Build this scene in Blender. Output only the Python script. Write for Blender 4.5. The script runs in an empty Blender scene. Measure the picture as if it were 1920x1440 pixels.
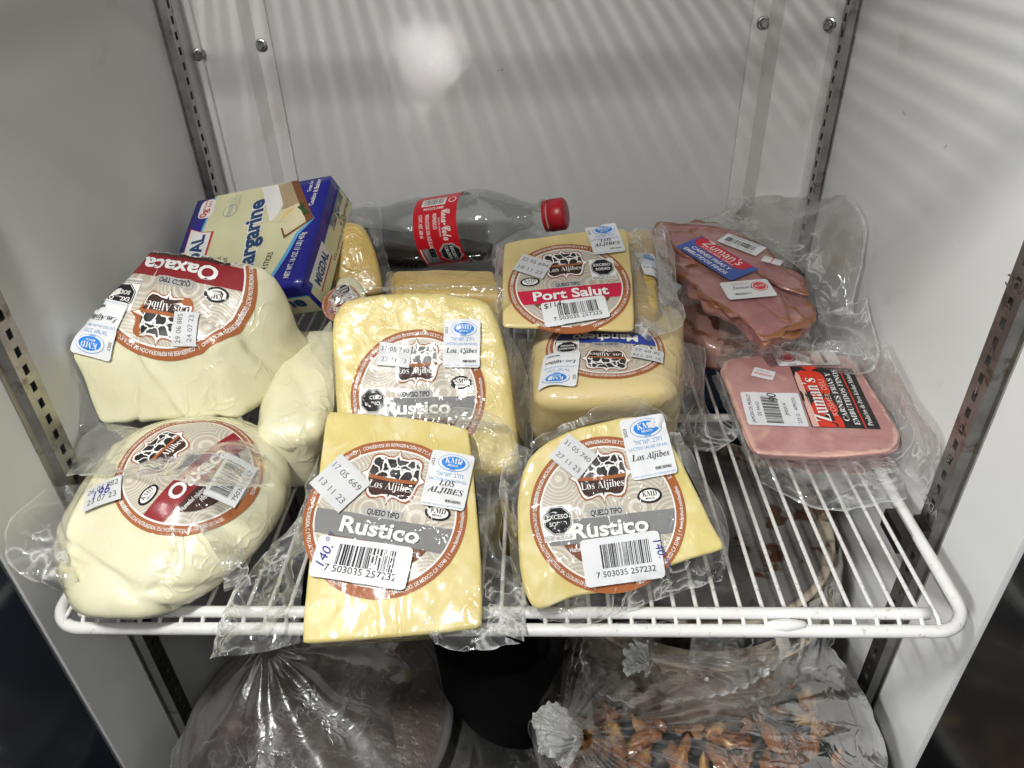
import bpy, bmesh, math, random
import numpy as np
from mathutils import Vector, noise
from mathutils.bvhtree import BVHTree

S = bpy.context.scene
COL = S.collection
U = 0.013            # one shelf-wire spacing (13 mm); positions below are in these units
rad = math.radians

# ------------------------------------------------------------------ camera
CAM = np.array([-18.12, -22.53, 27.98]); FPX = 1393.9
def cam_axes(yaw=0.04566, pitch=0.59031, roll=-0.03445):
    cy, sy, cp, sp, cr, sr = math.cos(yaw), math.sin(yaw), math.cos(pitch), math.sin(pitch), math.cos(roll), math.sin(roll)
    f = np.array([-sy*cp, cy*cp, -sp]); r = np.array([cy, sy, 0.0]); u = np.cross(r, f)
    return cr*r+sr*u, -sr*r+cr*u, f
CR, CU, CF = cam_axes()
cd = bpy.data.cameras.new("camera"); cam = bpy.data.objects.new("camera", cd); COL.objects.link(cam)
cd.sensor_width = 36; cd.lens = FPX/1920*36; cd.clip_start = 0.01; cd.clip_end = 100
from mathutils import Matrix
M = Matrix(((CR[0], CU[0], -CF[0], CAM[0]*U), (CR[1], CU[1], -CF[1], CAM[1]*U), (CR[2], CU[2], -CF[2], CAM[2]*U), (0, 0, 0, 1)))
cam.matrix_world = M
S.camera = cam

# ------------------------------------------------------------------ world, lamps, exposure
W = bpy.data.worlds.new("World"); S.world = W; W.use_nodes = True
bg = W.node_tree.nodes["Background"]; bg.inputs[0].default_value = (0.95, 0.98, 1.0, 1); bg.inputs[1].default_value = 0.14
def lamp(name, loc, target, w, h, power, color=(1, 1, 1), spread=180):
    l = bpy.data.lights.new(name, 'AREA'); l.shape = 'RECTANGLE'; l.size = w*U; l.size_y = h*U; l.energy = power; l.color = color
    l.spread = rad(spread)
    o = bpy.data.objects.new(name, l); COL.objects.link(o); o.location = Vector(tuple(loc))*U
    o.rotation_euler = (Vector(tuple(target))-Vector(tuple(loc))).to_track_quat('-Z', 'Y').to_euler()
    return o
lamp("cabinet_lamp", (-36, -22, 57), (-35.9, -21, 0), 2.0, 8, 6.4, (1, 0.985, 0.95))
lamp("fill_lamp_1", (22, -70, 95), (-18, 10, 0), 9, 9, 2.4, (0.97, 0.99, 1.0))  # fill added out front, split into small lamps so the film glints
lamp("fill_lamp_2", (-20, -85, 100), (-18, 10, 0), 9, 9, 2.0, (0.97, 0.99, 1.0))
lamp("side_fill", (-85, -95, 62), (-5, 15, -2), 18, 14, 24, (0.97, 0.99, 1.0))  # fill added at the left front to brighten the right wall
def mirror_lamp(px, py, dist, w, power):   # added narrow spots that put the glare patches on the back panel
    d = ray(px, py); t = (36.0-CAM[1])/d[1]; p = CAM+t*d; r = np.array([d[0], -d[1], d[2]]); r /= np.linalg.norm(r); c = p+r*dist
    lamp("glare_spot", c, p, w, w, power, (1, 1, .98), 3)
S.view_settings.view_transform = 'Standard'; S.view_settings.look = 'None'
S.view_settings.exposure = 0.25; S.view_settings.gamma = 1; S.view_settings.use_curve_mapping = False
S.cycles.transparent_max_bounces = 40; S.cycles.max_bounces = 8; S.cycles.glossy_bounces = 4; S.cycles.transmission_bounces = 8
S.cycles.use_denoising = True
S.cycles.sample_clamp_indirect = 4

# ------------------------------------------------------------------ geometry helpers
def ray(x, y):
    return CF+(x-960)/FPX*CR-(y-720)/FPX*CU
def onz(x, y, z):
    d = ray(x, y); return CAM+(z-CAM[2])/d[2]*d
def ony(x, y, Y):
    d = ray(x, y); return CAM+(Y-CAM[1])/d[1]*d
def onx(x, y, X):
    d = ray(x, y); return CAM+(X-CAM[0])/d[0]*d
class Plane:
    def __init__(s, p, tilt=0, nx=0.0, n=None):
        s.p = np.array(p, float)
        if n is None: n = (nx, -math.sin(rad(tilt)), math.cos(rad(tilt)))
        s.n = np.array(n, float); s.n /= np.linalg.norm(s.n)
    def at(s, x, y, h=0.0):
        d = ray(x, y); t = ((s.p+s.n*h-CAM) @ s.n)/(d @ s.n); return CAM+t*d
for _q in ((800, 105, 110, 3, .0024), (822, 218, 112, 3, .0018)): mirror_lamp(*_q)
def nrm(v): return v/np.linalg.norm(v)
def nz(p, f=1.0, o=0.0): return noise.noise(Vector((p[0]*f+o, p[1]*f+o*1.7, p[2]*f-o)))

def mk(name, verts, faces, mats, parent=None, origin=None, midx=None, uvs=None, smooth=True):
    """link ONE mesh object; verts are absolute, in shelf units"""
    V = np.asarray(verts, float).reshape(-1, 3)
    if parent is not None: origin = np.array(parent['_o'])
    elif origin is None:
        origin = np.array([V[:, 0].mean(), V[:, 1].mean(), V[:, 2].min()])
    me = bpy.data.meshes.new(name)
    me.from_pydata([tuple(v) for v in (V-origin)*U], [], [tuple(f) for f in faces])
    if not isinstance(mats, (list, tuple)): mats = [mats]
    for m in mats: me.materials.append(m)
    if midx is not None: me.polygons.foreach_set('material_index', np.array(midx, dtype=np.int32))
    if smooth: me.polygons.foreach_set('use_smooth', np.ones(len(me.polygons), dtype=bool))
    if uvs is not None:
        l = me.uv_layers.new(name='UVMap'); uu = np.asarray(uvs, float)
        vi = np.empty(len(me.loops), dtype=np.int32); me.loops.foreach_get('vertex_index', vi)
        l.data.foreach_set('uv', uu[vi].ravel())
    me.update()
    o = bpy.data.objects.new(name, me); COL.objects.link(o)
    if parent is not None: o.parent = parent; o['_o'] = list(parent['_o'])
    else: o.location = Vector(origin)*U; o['_o'] = [float(c) for c in origin]
    return o
def thing(name, label, cat, origin, group=None):
    o = bpy.data.objects.new(name, None); COL.objects.link(o); o.empty_display_size = .01
    o.location = Vector(origin)*U; o['_o'] = [float(c) for c in origin]
    return tag(o, label, cat, group)
def tag(o, label, cat, group=None):
    o['label'] = label; o['category'] = cat
    if group: o['group'] = group
    return o
def struct(o): o['kind'] = 'structure'; return o

class MB:
    def __init__(s): s.v = []; s.f = []; s.m = []
    def add(s, v, f, m=0):
        b = len(s.v); s.v += [tuple(x) for x in v]; s.f += [tuple(i+b for i in q) for q in f]; s.m += [m]*len(f); return s
    def box(s, a, b, m=0):
        (x0, y0, z0), (x1, y1, z1) = a, b
        v = [(x0, y0, z0), (x1, y0, z0), (x1, y1, z0), (x0, y1, z0), (x0, y0, z1), (x1, y0, z1), (x1, y1, z1), (x0, y1, z1)]
        return s.add(v, [(0, 3, 2, 1), (4, 5, 6, 7), (0, 1, 5, 4), (1, 2, 6, 5), (2, 3, 7, 6), (3, 0, 4, 7)], m)
    def tube(s, pts, r, n=10, m=0, cap=True, closed=False):
        P = [np.array(p, float) for p in pts]; K = len(P); R = r if hasattr(r, '__len__') else [r]*K
        v = []; up = None
        for i in range(K):
            a = P[(i-1) % K] if closed or i > 0 else P[i]; b = P[(i+1) % K] if closed or i < K-1 else P[i]
            t = nrm(b-a)
            if up is None:
                up = np.array([0, 0, 1.0]) if abs(t[2]) < .9 else np.array([1.0, 0, 0])
            e = nrm(np.cross(t, up)); up = nrm(np.cross(e, t))
            for k in range(n):
                an = 2*math.pi*k/n; v.append(P[i]+R[i]*(math.cos(an)*e+math.sin(an)*up))
        f = []
        for i in range(K if closed else K-1):
            j = (i+1) % K
            for k in range(n): f.append((i*n+k, i*n+(k+1) % n, j*n+(k+1) % n, j*n+k))
        if cap and not closed: f += [tuple(range(n-1, -1, -1)), tuple((K-1)*n+k for k in range(n))]
        return s.add(v, f, m)
    def lathe(s, prof, o, ax, n=48, m=0):
        """profile (t along axis, radius)"""
        ax = nrm(np.array(ax, float)); e = nrm(np.cross(ax, (0.13, 0.2, 1.0))); g = np.cross(ax, e)
        v = []
        for t, r in prof:
            for k in range(n):
                an = 2*math.pi*k/n; v.append(np.array(o)+t*ax+r*(math.cos(an)*e+math.sin(an)*g))
        f = []
        for i in range(len(prof)-1):
            for k in range(n): f.append((i*n+k, i*n+(k+1) % n, (i+1)*n+(k+1) % n, (i+1)*n+k))
        return s.add(v, f, m)
    def build(s, name, mats, parent=None, origin=None, smooth=True):
        return mk(name, s.v, s.f, mats, parent, origin, s.m, None, smooth)

def chaikin(P, it=2, w=.25):
    for _ in range(it):
        Q = []
        for i in range(len(P)):
            a, b = P[i], P[(i+1) % len(P)]; Q += [a*(1-w)+b*w, a*w+b*(1-w)]
        P = Q
    return P
def resample(P, n, closed=True):
    P = np.array(P)
    if closed: P = np.vstack([P, P[:1]])
    d = np.r_[0, np.cumsum(np.linalg.norm(np.diff(P, axis=0), axis=1))]
    t = np.linspace(0, d[-1], n+1)[:-1] if closed else np.linspace(0, d[-1], n)
    return np.stack([np.interp(t, d, P[:, k]) for k in range(P.shape[1])], 1)
def spline(P, n):
    """Catmull-Rom through P, n samples"""
    P = np.array(P, float); K = len(P)
    if K == 2: return np.array([P[0]*(1-t)+P[1]*t for t in np.linspace(0, 1, n)])
    E = np.vstack([2*P[0]-P[1], P, 2*P[-1]-P[-2]]); out = []
    for t in np.linspace(0, K-1, n):
        i = min(int(t), K-2); u = t-i; a, b, c, d = E[i:i+4]
        out.append(.5*((2*b)+(c-a)*u+(2*a-5*b+4*c-d)*u*u+(3*b-a-3*c+d)*u**3))
    return np.array(out)

def slab(name, px, pl, T, mat, parent, r=.5, corner=2, bulge=.15, amp=.06, freq=.6, under=.96, seed=0, N=150, wob=.0, fold=0.0, bottom_shift=(0, 0, 0)):
    """a flat-topped block: the outline (photo points on plane pl) with a rounded rim and thickness T"""
    P = chaikin([pl.at(*p) for p in px], corner); P = resample(P, N)
    c = P.mean(0); avg = np.linalg.norm(P-c, axis=1).mean(); n = pl.n
    v = []; f = []; uv = [(0, 0)]
    prof = []
    for s in np.linspace(0, 1, 22)[1:]: prof.append((s*(1-r/avg), bulge*(1-s*s), s))
    for k in range(1, 6):
        a = k/5*math.pi/2; prof.append((1-r/avg*(1-math.sin(a)), -r*(1-math.cos(a)), 1))
    for h in np.linspace(0, 1, 7)[1:]: prof.append((1+(under-1)*h, -r-(T-r)*h, 1))
    bs = np.array(bottom_shift, float)
    v.append(c+n*bulge)
    for (s, h, w) in prof:
        q = max(0, -h/T)
        for p in P:
            x = c+(p-c)*s+n*h+bs*q
            d = nz(x, freq, seed)*amp+nz(x, freq*3, seed+5)*amp*.35
            out = nrm(p-c)
            if fold: d += fold*max(0, 1-abs(nz(x*np.array([1, .45, .45]), .9, seed+9))*9)*.5
            v.append(x+n*d+out*nz(x, 1.1, seed+3)*wob*(w > .99)); uv.append((w, q))
    R = len(prof)
    for k in range(N): f.append((0, 1+k, 1+(k+1) % N))
    for i in range(R-1):
        for k in range(N): f.append((1+i*N+k, 1+(i+1)*N+k, 1+(i+1)*N+(k+1) % N, 1+i*N+(k+1) % N))
    f.append(tuple(1+(R-1)*N+k for k in range(N-1, -1, -1)))
    # orientation check
    if np.dot(np.cross(P[1]-P[0], c-P[0]), n) < 0: f = [t[::-1] for t in f]
    return mk(name, v, f, mat, parent, uvs=uv)

def hexblock(name, C, mat, parent, r=.3, n=24, bulge=.3, amp=.1, freq=.5, seed=0, folds=()):
    """rounded block through eight corners: C = top FL FR BR BL, bottom FL FR BR BL"""
    C = [np.array(c, float) for c in C]; size = [np.linalg.norm(C[1]-C[0]), np.linalg.norm(C[3]-C[0]), np.linalg.norm(C[4]-C[0])]
    rr = [min(.98, 2*r/s) for s in size]; cen = sum(C)/8
    def tri(p):
        u, v, w = [(x+1)/2 for x in p]
        top = (C[0]*(1-u)+C[1]*u)*(1-v)+(C[3]*(1-u)+C[2]*u)*v
        bot = (C[4]*(1-u)+C[5]*u)*(1-v)+(C[7]*(1-u)+C[6]*u)*v
        return bot*(1-w)+top*w
    V = {}; v = []; f = []
    g = np.linspace(-1, 1, n+1); g = np.sign(g)*np.abs(g)**.9
    def vid(p):
        k = tuple(np.round(p, 5))
        if k not in V:
            p = np.array(p); inner = np.clip(p, [-(1-x) for x in rr], [1-x for x in rr]); d = p-inner
            q = p.copy()
            dd = d/np.array(rr); L = np.linalg.norm(dd)
            if L > 1e-6: q = inner+dd/max(L, 1e-9)*min(1, np.abs(dd).max())*np.array(rr)
            b = np.array([bulge*q[0]*(1-q[1]**2)*(1-q[2]**2)/size[0]*2, bulge*q[1]*(1-q[0]**2)*(1-q[2]**2)/size[1]*2, bulge*q[2]*(1-q[0]**2)*(1-q[1]**2)/size[2]*2])
            x = tri(q+b); o = nrm(x-cen)
            dsp = nz(x, freq, seed)*amp+nz(x, freq*2.6, seed+4)*amp*.4
            for (a, dr, wd, dp) in folds:   # creases: point a, direction normal dr, width, depth
                t = abs(np.dot(x-np.array(a), nrm(np.array(dr, float)))+.5*nz(x, .35, seed+7))
                dsp += dp*math.exp(-(t/wd)**2)
            v.append(x+o*dsp); V[k] = len(v)-1
        return V[k]
    for ax in range(3):
        for sg in (-1, 1):
            for i in range(n):
                for j in range(n):
                    q = []
                    for (a, b) in ((i, j), (i+1, j), (i+1, j+1), (i, j+1)):
                        p = [0, 0, 0]; p[ax] = sg; p[(ax+1) % 3] = g[a]; p[(ax+2) % 3] = g[b]; q.append(vid(p))
                    f.append(tuple(q if sg > 0 else q[::-1]))
    if np.dot(np.cross(C[1]-C[0], C[3]-C[0]), C[0]-C[4]) < 0: f = [t[::-1] for t in f]
    return mk(name, v, f, mat, parent)
def quadblock(name, px, pl, T, mat, parent, down=None, inset=0.0, **k):
    """px FL FR BR BL on plane pl; thickness T straight back (or along 'down')"""
    top = [pl.at(*p) for p in px]; c = sum(top)/4
    d = -pl.n*T if down is None else np.array(down, float)
    return hexblock(name, top+[t+d+(c-t)*inset for t in top], mat, parent, **k)

def ridge(p, f, o): return 1-abs(noise.noise(Vector((p[0]*f+o, p[1]*f-o, p[2]*f+2*o))))*2.2
def film(name, A, B, mat, parent, nu=70, nv=34, amp=.3, f=.45, seed=0, sag=None, mid=None, grow=True, pleat=0.0, pn=14):
    """thin loose plastic sheet lofted from polyline A (held) to polyline B (free edge), crumpled"""
    a = spline(A, nu); b = spline(B, nu); m = spline(mid, nu) if mid is not None else None
    v = []; uv = []
    for i in range(nu):
        for j in range(nv):
            t = j/(nv-1); x = a[i]*(1-t)+b[i]*t
            if m is not None: x = a[i]*(1-t)**2+2*m[i]*t*(1-t)+b[i]*t*t
            v.append(x); uv.append((i/(nu-1), t))
    v = np.array(v).reshape(nu, nv, 3)
    du = np.gradient(v, axis=0); dv = np.gradient(v, axis=1); nn = np.cross(du, dv); nn /= np.linalg.norm(nn, axis=2, keepdims=True)+1e-9
    out = v.copy()
    for i in range(nu):
        for j in range(nv):
            t = j/(nv-1); uv[i*nv+j] = (max(0, ridge(v[i, j]+np.array([nz(v[i, j], .5, seed+1), nz(v[i, j], .5, seed+2), nz(v[i, j], .5, seed+3)])*1.2, f*.8, seed))**7*.8+max(0, ridge(v[i, j], f*2.6, seed+40))**9*.5, t); w = (.12+.88*math.sin(math.pi*min(1, t*.75))) if grow else 1
            p = v[i, j]; warp = np.array([nz(p, .5, seed+1), nz(p, .5, seed+2), nz(p, .5, seed+3)])*1.2
            d = (ridge(p+warp, f*.8, seed)-.5)*.55+(ridge(p-warp, f*1.9, seed+11)-.5)*.14+nz(p, f*.5, seed+20)*.8
            if pleat: d += pleat/amp*math.sin(i/nu*pn*6.28+2*nz(p, .3, seed))*w
            out[i, j] = p+nn[i, j]*d*amp*w
            if j == nv-1: out[i, j] += (a[i]-b[i])/(np.linalg.norm(a[i]-b[i])+1e-6)*.15*nz(p, 1.5, seed+30)
    f_ = [(i*nv+j, (i+1)*nv+j, (i+1)*nv+j+1, i*nv+j+1) for i in range(nu-1) for j in range(nv-1)]
    o = mk(name, out.reshape(-1, 3), f_, mat, parent, uvs=uv)
    return o

# ------------------------------------------------------------------ materials
def newmat(name):
    m = bpy.data.materials.new(name); m.use_nodes = True; nt = m.node_tree
    return m, nt, nt.nodes["Principled BSDF"]
def nd(nt, t, **kw):
    n = nt.nodes.new(t)
    for k, v in kw.items():
        if hasattr(n, k): setattr(n, k, v)
        else: n.inputs[k.replace('_', ' ')].default_value = v
    return n
def c4(c): return (c[0], c[1], c[2], 1)
def coords(nt, sc=(1, 1, 1)):
    tc = nd(nt, 'ShaderNodeTexCoord'); mp = nd(nt, 'ShaderNodeMapping'); mp.inputs['Scale'].default_value = sc
    nt.links.new(tc.outputs['Object'], mp.inputs[0]); return mp.outputs[0]
def noise_n(nt, co, scale, detail=3, rough=.55, dist=0.0):
    n = nd(nt, 'ShaderNodeTexNoise'); n.inputs['Scale'].default_value = scale; n.inputs['Detail'].default_value = detail
    n.inputs['Roughness'].default_value = rough; n.inputs['Distortion'].default_value = dist
    nt.links.new(co, n.inputs['Vector']); return n.outputs['Fac']
def ramp(nt, fac, stops):
    r = nd(nt, 'ShaderNodeValToRGB'); e = r.color_ramp.elements
    while len(e) < len(stops): e.new(.5)
    for i, (p, c) in enumerate(stops):
        e[i].position = p; e[i].color = c4(c) if hasattr(c, '__len__') else (c, c, c, 1)
    nt.links.new(fac, r.inputs[0]); return r.outputs[0]
def mth(nt, op, a, b=None, clamp=False):
    n = nd(nt, 'ShaderNodeMath'); n.operation = op; n.use_clamp = clamp
    for i, x in enumerate((a, b)):
        if x is None: continue
        if isinstance(x, (int, float)): n.inputs[i].default_value = x
        else: nt.links.new(x, n.inputs[i])
    return n.outputs[0]
def bump(nt, h, dist, strength=1.0, normal=None):
    b = nd(nt, 'ShaderNodeBump'); b.inputs['Distance'].default_value = dist; b.inputs['Strength'].default_value = strength
    nt.links.new(h, b.inputs['Height'])
    if normal: nt.links.new(normal, b.inputs['Normal'])
    return b.outputs[0]
def mixc(nt, fac, a, b):
    m = nd(nt, 'ShaderNodeMix'); m.data_type = 'RGBA'
    for i, x in ((0, fac), (6, a), (7, b)):
        if isinstance(x, (int, float)): m.inputs[i].default_value = x
        elif isinstance(x, tuple): m.inputs[i].default_value = c4(x)
        else: nt.links.new(x, m.inputs[i])
    return m.outputs[2]
def wrinkles(nt, co, scale=55, k=1.0, ridges=1.0):
    """height of cling-film creases: thin folds running one way, plus small puckers"""
    a = noise_n(nt, co, scale, 2, .5, 1.2)
    r = mth(nt, 'ABSOLUTE', mth(nt, 'SUBTRACT', a, .5)); r = mth(nt, 'MULTIPLY', r, 5.0); r = mth(nt, 'SUBTRACT', 1.0, r, True)
    r = mth(nt, 'POWER', r, 3.0)
    msk = ramp(nt, noise_n(nt, co, scale*.35, 2), [(.42, 0), (.6, 1)])
    r = mth(nt, 'MULTIPLY', mth(nt, 'MULTIPLY', r, msk), ridges)
    b = noise_n(nt, co, scale*2.2, 3, .6)
    return mth(nt, 'ADD', r, mth(nt, 'MULTIPLY', b, .55*k))

def wrapped(name, c1, c2, rough=.5, wscale=55, wd=.0009, sss=.2, k=1.0, spots=None, coat=1.0, ridges=1.0, stretch=(1, 1, 1), body=.0006, bscale=90, basew=0.0):
    m, nt, p = newmat(name); L = nt.links
    co = coords(nt); cw = coords(nt, stretch)
    f = noise_n(nt, co, 28, 4, .6)
    col = mixc(nt, ramp(nt, f, [(.36, 0), (.66, 1)]), c1, c2)
    if spots:
        (scol, sc, lo, hi) = spots
        col = mixc(nt, ramp(nt, noise_n(nt, co, sc, 3, .55, .4), [(lo, 0), (hi, 1)]), col, scol)
    L.new(col, p.inputs['Base Color'])
    p.inputs['Roughness'].default_value = rough
    p.inputs['Subsurface Weight'].default_value = sss; p.inputs['Subsurface Scale'].default_value = .006
    p.inputs['Subsurface Radius'].default_value = (1, .7, .35)
    bn = bump(nt, noise_n(nt, co, bscale, 3), body, .7)
    if basew: bn = bump(nt, wrinkles(nt, cw, wscale, k, ridges), basew, 1.0, bn)
    L.new(bn, p.inputs['Normal'])
    p.inputs['Coat Weight'].default_value = coat; p.inputs['Coat Roughness'].default_value = .11; p.inputs['Coat IOR'].default_value = 1.5
    L.new(bump(nt, wrinkles(nt, cw, wscale, k, ridges), wd, 1.0), p.inputs['Coat Normal'])
    return m
PAPER = {}
def paper(name, c, coat=.6, rough=.65, wd=.0004):
    if name in PAPER: return PAPER[name]
    m, nt, p = newmat(name); L = nt.links; co = coords(nt)
    p.inputs['Base Color'].default_value = c4(c); p.inputs['Roughness'].default_value = rough; p.inputs['Specular IOR Level'].default_value = .25
    v = mixc(nt, mth(nt, 'MULTIPLY', noise_n(nt, co, 200, 3), .16), c, tuple(x*.6 for x in c)); L.new(v, p.inputs['Base Color'])
    p.inputs['Coat Weight'].default_value = coat; p.inputs['Coat Roughness'].default_value = .1
    if wd: L.new(bump(nt, wrinkles(nt, co, 50, .3), wd*1.5), p.inputs['Coat Normal'])
    PAPER[name] = m; return m
def uvsep(nt):
    tc = nd(nt, 'ShaderNodeTexCoord'); return tc.outputs['UV']
def beige_mat():
    m, nt, p = newmat("label_beige"); L = nt.links; uv = uvsep(nt); co = coords(nt)
    # overlapping fans of fine arcs
    v = nd(nt, 'ShaderNodeTexVoronoi'); v.feature = 'F1'; v.inputs['Scale'].default_value = 1.25; v.inputs['Randomness'].default_value = 1.0; L.new(uv, v.inputs['Vector'])
    s = mth(nt, 'SINE', mth(nt, 'MULTIPLY', v.outputs['Distance'], 150.0))
    col = mixc(nt, ramp(nt, s, [(.3, 0), (.7, 1)]), (.41, .365, .29), (.55, .515, .44))
    L.new(col, p.inputs['Base Color']); p.inputs['Roughness'].default_value = .45
    p.inputs['Coat Weight'].default_value = .7; p.inputs['Coat Roughness'].default_value = .1
    L.new(bump(nt, wrinkles(nt, co, 50, .3), .0006), p.inputs['Coat Normal']); return m
def cow_mat():
    m, nt, p = newmat("label_cow_patches"); L = nt.links; uv = uvsep(nt)
    w = nd(nt, 'ShaderNodeTexNoise'); w.inputs['Scale'].default_value = 9; w.inputs['Detail'].default_value = 2; L.new(uv, w.inputs['Vector'])
    mx = nd(nt, 'ShaderNodeVectorMath'); mx.operation = 'MULTIPLY_ADD'; L.new(w.outputs['Color'], mx.inputs[0]); mx.inputs[1].default_value = (.10, .10, 0); L.new(uv, mx.inputs[2])
    v = nd(nt, 'ShaderNodeTexVoronoi'); v.feature = 'DISTANCE_TO_EDGE'; v.inputs['Scale'].default_value = 7.5; L.new(mx.outputs[0], v.inputs['Vector'])
    col = ramp(nt, v.outputs['Distance'], [(.05, (.75, .73, .7)), (.06, (.008, .007, .007))])
    L.new(col, p.inputs['Base Color']); p.inputs['Roughness'].default_value = .4; p.inputs['Coat Weight'].default_value = .6; p.inputs['Coat Roughness'].default_value = .1
    L.new(bump(nt, wrinkles(nt, coords(nt), 50, .35), .0004), p.inputs['Coat Normal'])
    return m
def plastic_film(name, haze=.05, tint=(1, 1, 1), rough=.09, bs=.0012, scale=70, hazecol=(.85, .86, .85), stain=None, crease=.3):
    m, nt, p = newmat(name); L = nt.links; nt.nodes.remove(p); out = nt.nodes["Material Output"]
    co = coords(nt)
    h = wrinkles(nt, co, scale, .5, 1.0); n = bump(nt, h, bs)
    tr = nd(nt, 'ShaderNodeBsdfTransparent'); tr.inputs[0].default_value = c4(tint)
    gl = nd(nt, 'ShaderNodeBsdfGlossy'); gl.inputs['Roughness'].default_value = rough; L.new(n, gl.inputs['Normal']); gl.inputs[0].default_value = (1, 1, 1, 1)
    df = nd(nt, 'ShaderNodeBsdfDiffuse'); df.inputs[0].default_value = c4(hazecol)
    tl = nd(nt, 'ShaderNodeBsdfTranslucent'); tl.inputs[0].default_value = c4(hazecol)
    mdt = nd(nt, 'ShaderNodeMixShader'); mdt.inputs[0].default_value = .5; L.new(df.outputs[0], mdt.inputs[1]); L.new(tl.outputs[0], mdt.inputs[2])
    lw = nd(nt, 'ShaderNodeLayerWeight'); lw.inputs['Blend'].default_value = .35
    # folded film looks milkier, and so does film seen edge-on
    hz = mth(nt, 'MULTIPLY', ramp(nt, h, [(.35, .35), (.85, 1.6), (1.0, 3.2)]), haze)
    hz = mth(nt, 'ADD', hz, mth(nt, 'MULTIPLY', mth(nt, 'POWER', lw.outputs['Facing'], 3.0), haze*3))
    sx_ = nd(nt, 'ShaderNodeSeparateXYZ'); L.new(uvsep(nt), sx_.inputs[0])
    hz = mth(nt, 'ADD', hz, mth(nt, 'MULTIPLY', sx_.outputs[0], crease))  # creases whitened in the haze to carry their highlights
    hz = mth(nt, 'ADD', hz, mth(nt, 'MULTIPLY', ramp(nt, sx_.outputs[1], [(.955, 0), (.985, 1)]), .38), True)  # bright outline put into the haze along the free edge
    m1 = nd(nt, 'ShaderNodeMixShader'); L.new(hz, m1.inputs[0]); L.new(tr.outputs[0], m1.inputs[1]); L.new(mdt.outputs[0], m1.inputs[2])
    last = m1.outputs[0]
    if stain:
        (sc, ssc, lo, hi, st) = stain
        ds = nd(nt, 'ShaderNodeBsdfTransparent'); ds.inputs[0].default_value = c4(sc)
        sf = mth(nt, 'MULTIPLY', ramp(nt, noise_n(nt, co, ssc, 4), [(lo, 0), (hi, 1)]), st)
        ms = nd(nt, 'ShaderNodeMixShader'); L.new(sf, ms.inputs[0]); L.new(last, ms.inputs[1]); L.new(ds.outputs[0], ms.inputs[2]); last = ms.outputs[0]
    fr = nd(nt, 'ShaderNodeFresnel'); fr.inputs['IOR'].default_value = 1.5; L.new(n, fr.inputs['Normal'])
    m2 = nd(nt, 'ShaderNodeMixShader'); L.new(mth(nt, 'MINIMUM', mth(nt, 'MULTIPLY', fr.outputs[0], 1.25), .42), m2.inputs[0]); L.new(last, m2.inputs[1]); L.new(gl.outputs[0], m2.inputs[2])
    L.new(m2.outputs[0], out.inputs['Surface']); return m
def plain(name, c, rough=.5, metal=0.0, var=.15, vs=40, bmp=0.0, bsc=200, coat=0.0, dirt=None, spec=.5):
    m, nt, p = newmat(name); L = nt.links; co = coords(nt)
    col = mixc(nt, ramp(nt, noise_n(nt, co, vs, 4, .6), [(.3, 0), (.7, 1)]), c, tuple(x*(1-var) for x in c))
    if dirt:
        for (dc, ds, lo, hi) in dirt: col = mixc(nt, ramp(nt, noise_n(nt, co, ds, 4, .6, .3), [(lo, 0), (hi, 1)]), col, dc)
    L.new(col, p.inputs['Base Color']); p.inputs['Metallic'].default_value = metal; p.inputs['Specular IOR Level'].default_value = spec
    L.new(ramp(nt, noise_n(nt, co, vs*.6, 3), [(.3, max(0, rough-.07)), (.7, min(1, rough+.07))]), p.inputs['Roughness'])
    if bmp: L.new(bump(nt, noise_n(nt, co, bsc, 3), bmp), p.inputs['Normal'])
    p.inputs['Coat Weight'].default_value = coat; p.inputs['Coat Roughness'].default_value = .08
    return m

wall_m = plain("wall_enamel", (.60, .60, .585), .34, 0, .05, 6, .0015, 7, dirt=[((.45, .43, .40), 12, .62, .8), ((.25, .22, .2), 55, .74, .8)])
duct_m = plain("duct_enamel", (.66, .65, .63), .36, 0, .06, 7, .0008, 16, dirt=[((.5, .46, .41), 14, .58, .8)])
steel_m = plain("galvanised_steel", (.42, .41, .39), .38, 1, .3, 60, .0002, 300, dirt=[((.16, .13, .10), 70, .58, .72)])
dark_m = plain("slot_shade", (.012, .012, .012), .8, 0, .1)  # near-black slot backs hold the shade of the hollow
zinc_m = plain("zinc_screw", (.55, .55, .53), .25, 1, .3, 200)
white_m = plain("white_coated_wire", (.70, .69, .67), .35, 0, .08, 60, .0003, 220, coat=.3, dirt=[((.42, .36, .28), 240, .63, .72), ((.05, .04, .035), 330, .73, .77)])
dirtyw_m = plain("worn_white_wire", (.66, .645, .62), .42, 0, .12, 90, .0003, 260, dirt=[((.36, .31, .25), 260, .56, .7), ((.05, .04, .03), 420, .69, .74)])
BEIGE = beige_mat(); COW = cow_mat()
W_ = paper("sticker_white", (.68, .69, .70), .08, .45, .0002); K_ = paper("ink_black", (.008, .008, .009)); RING = paper("label_rust_ring", (.33, .105, .032))
DKB = paper("label_dark_brown", (.045, .018, .013)); MIDB = paper("label_brown", (.17, .062, .028)); GREY = paper("label_grey_band", (.20, .20, .195))
TAB = paper("label_grey_tab", (.40, .40, .385)); RED = paper("label_dark_red", (.23, .012, .018)); PINK = paper("label_crimson", (.52, .012, .05)); BLUE = paper("label_blue", (.02, .05, .30))
KBLUE = paper("seal_blue", (.012, .20, .62), .08, .45, .0002); TBLUE = paper("ink_light_blue", (.09, .25, .52), .25, .45, .0002); PEN = paper("pen_blue", (.03, .03, .25), 0, .6, 0)
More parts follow.
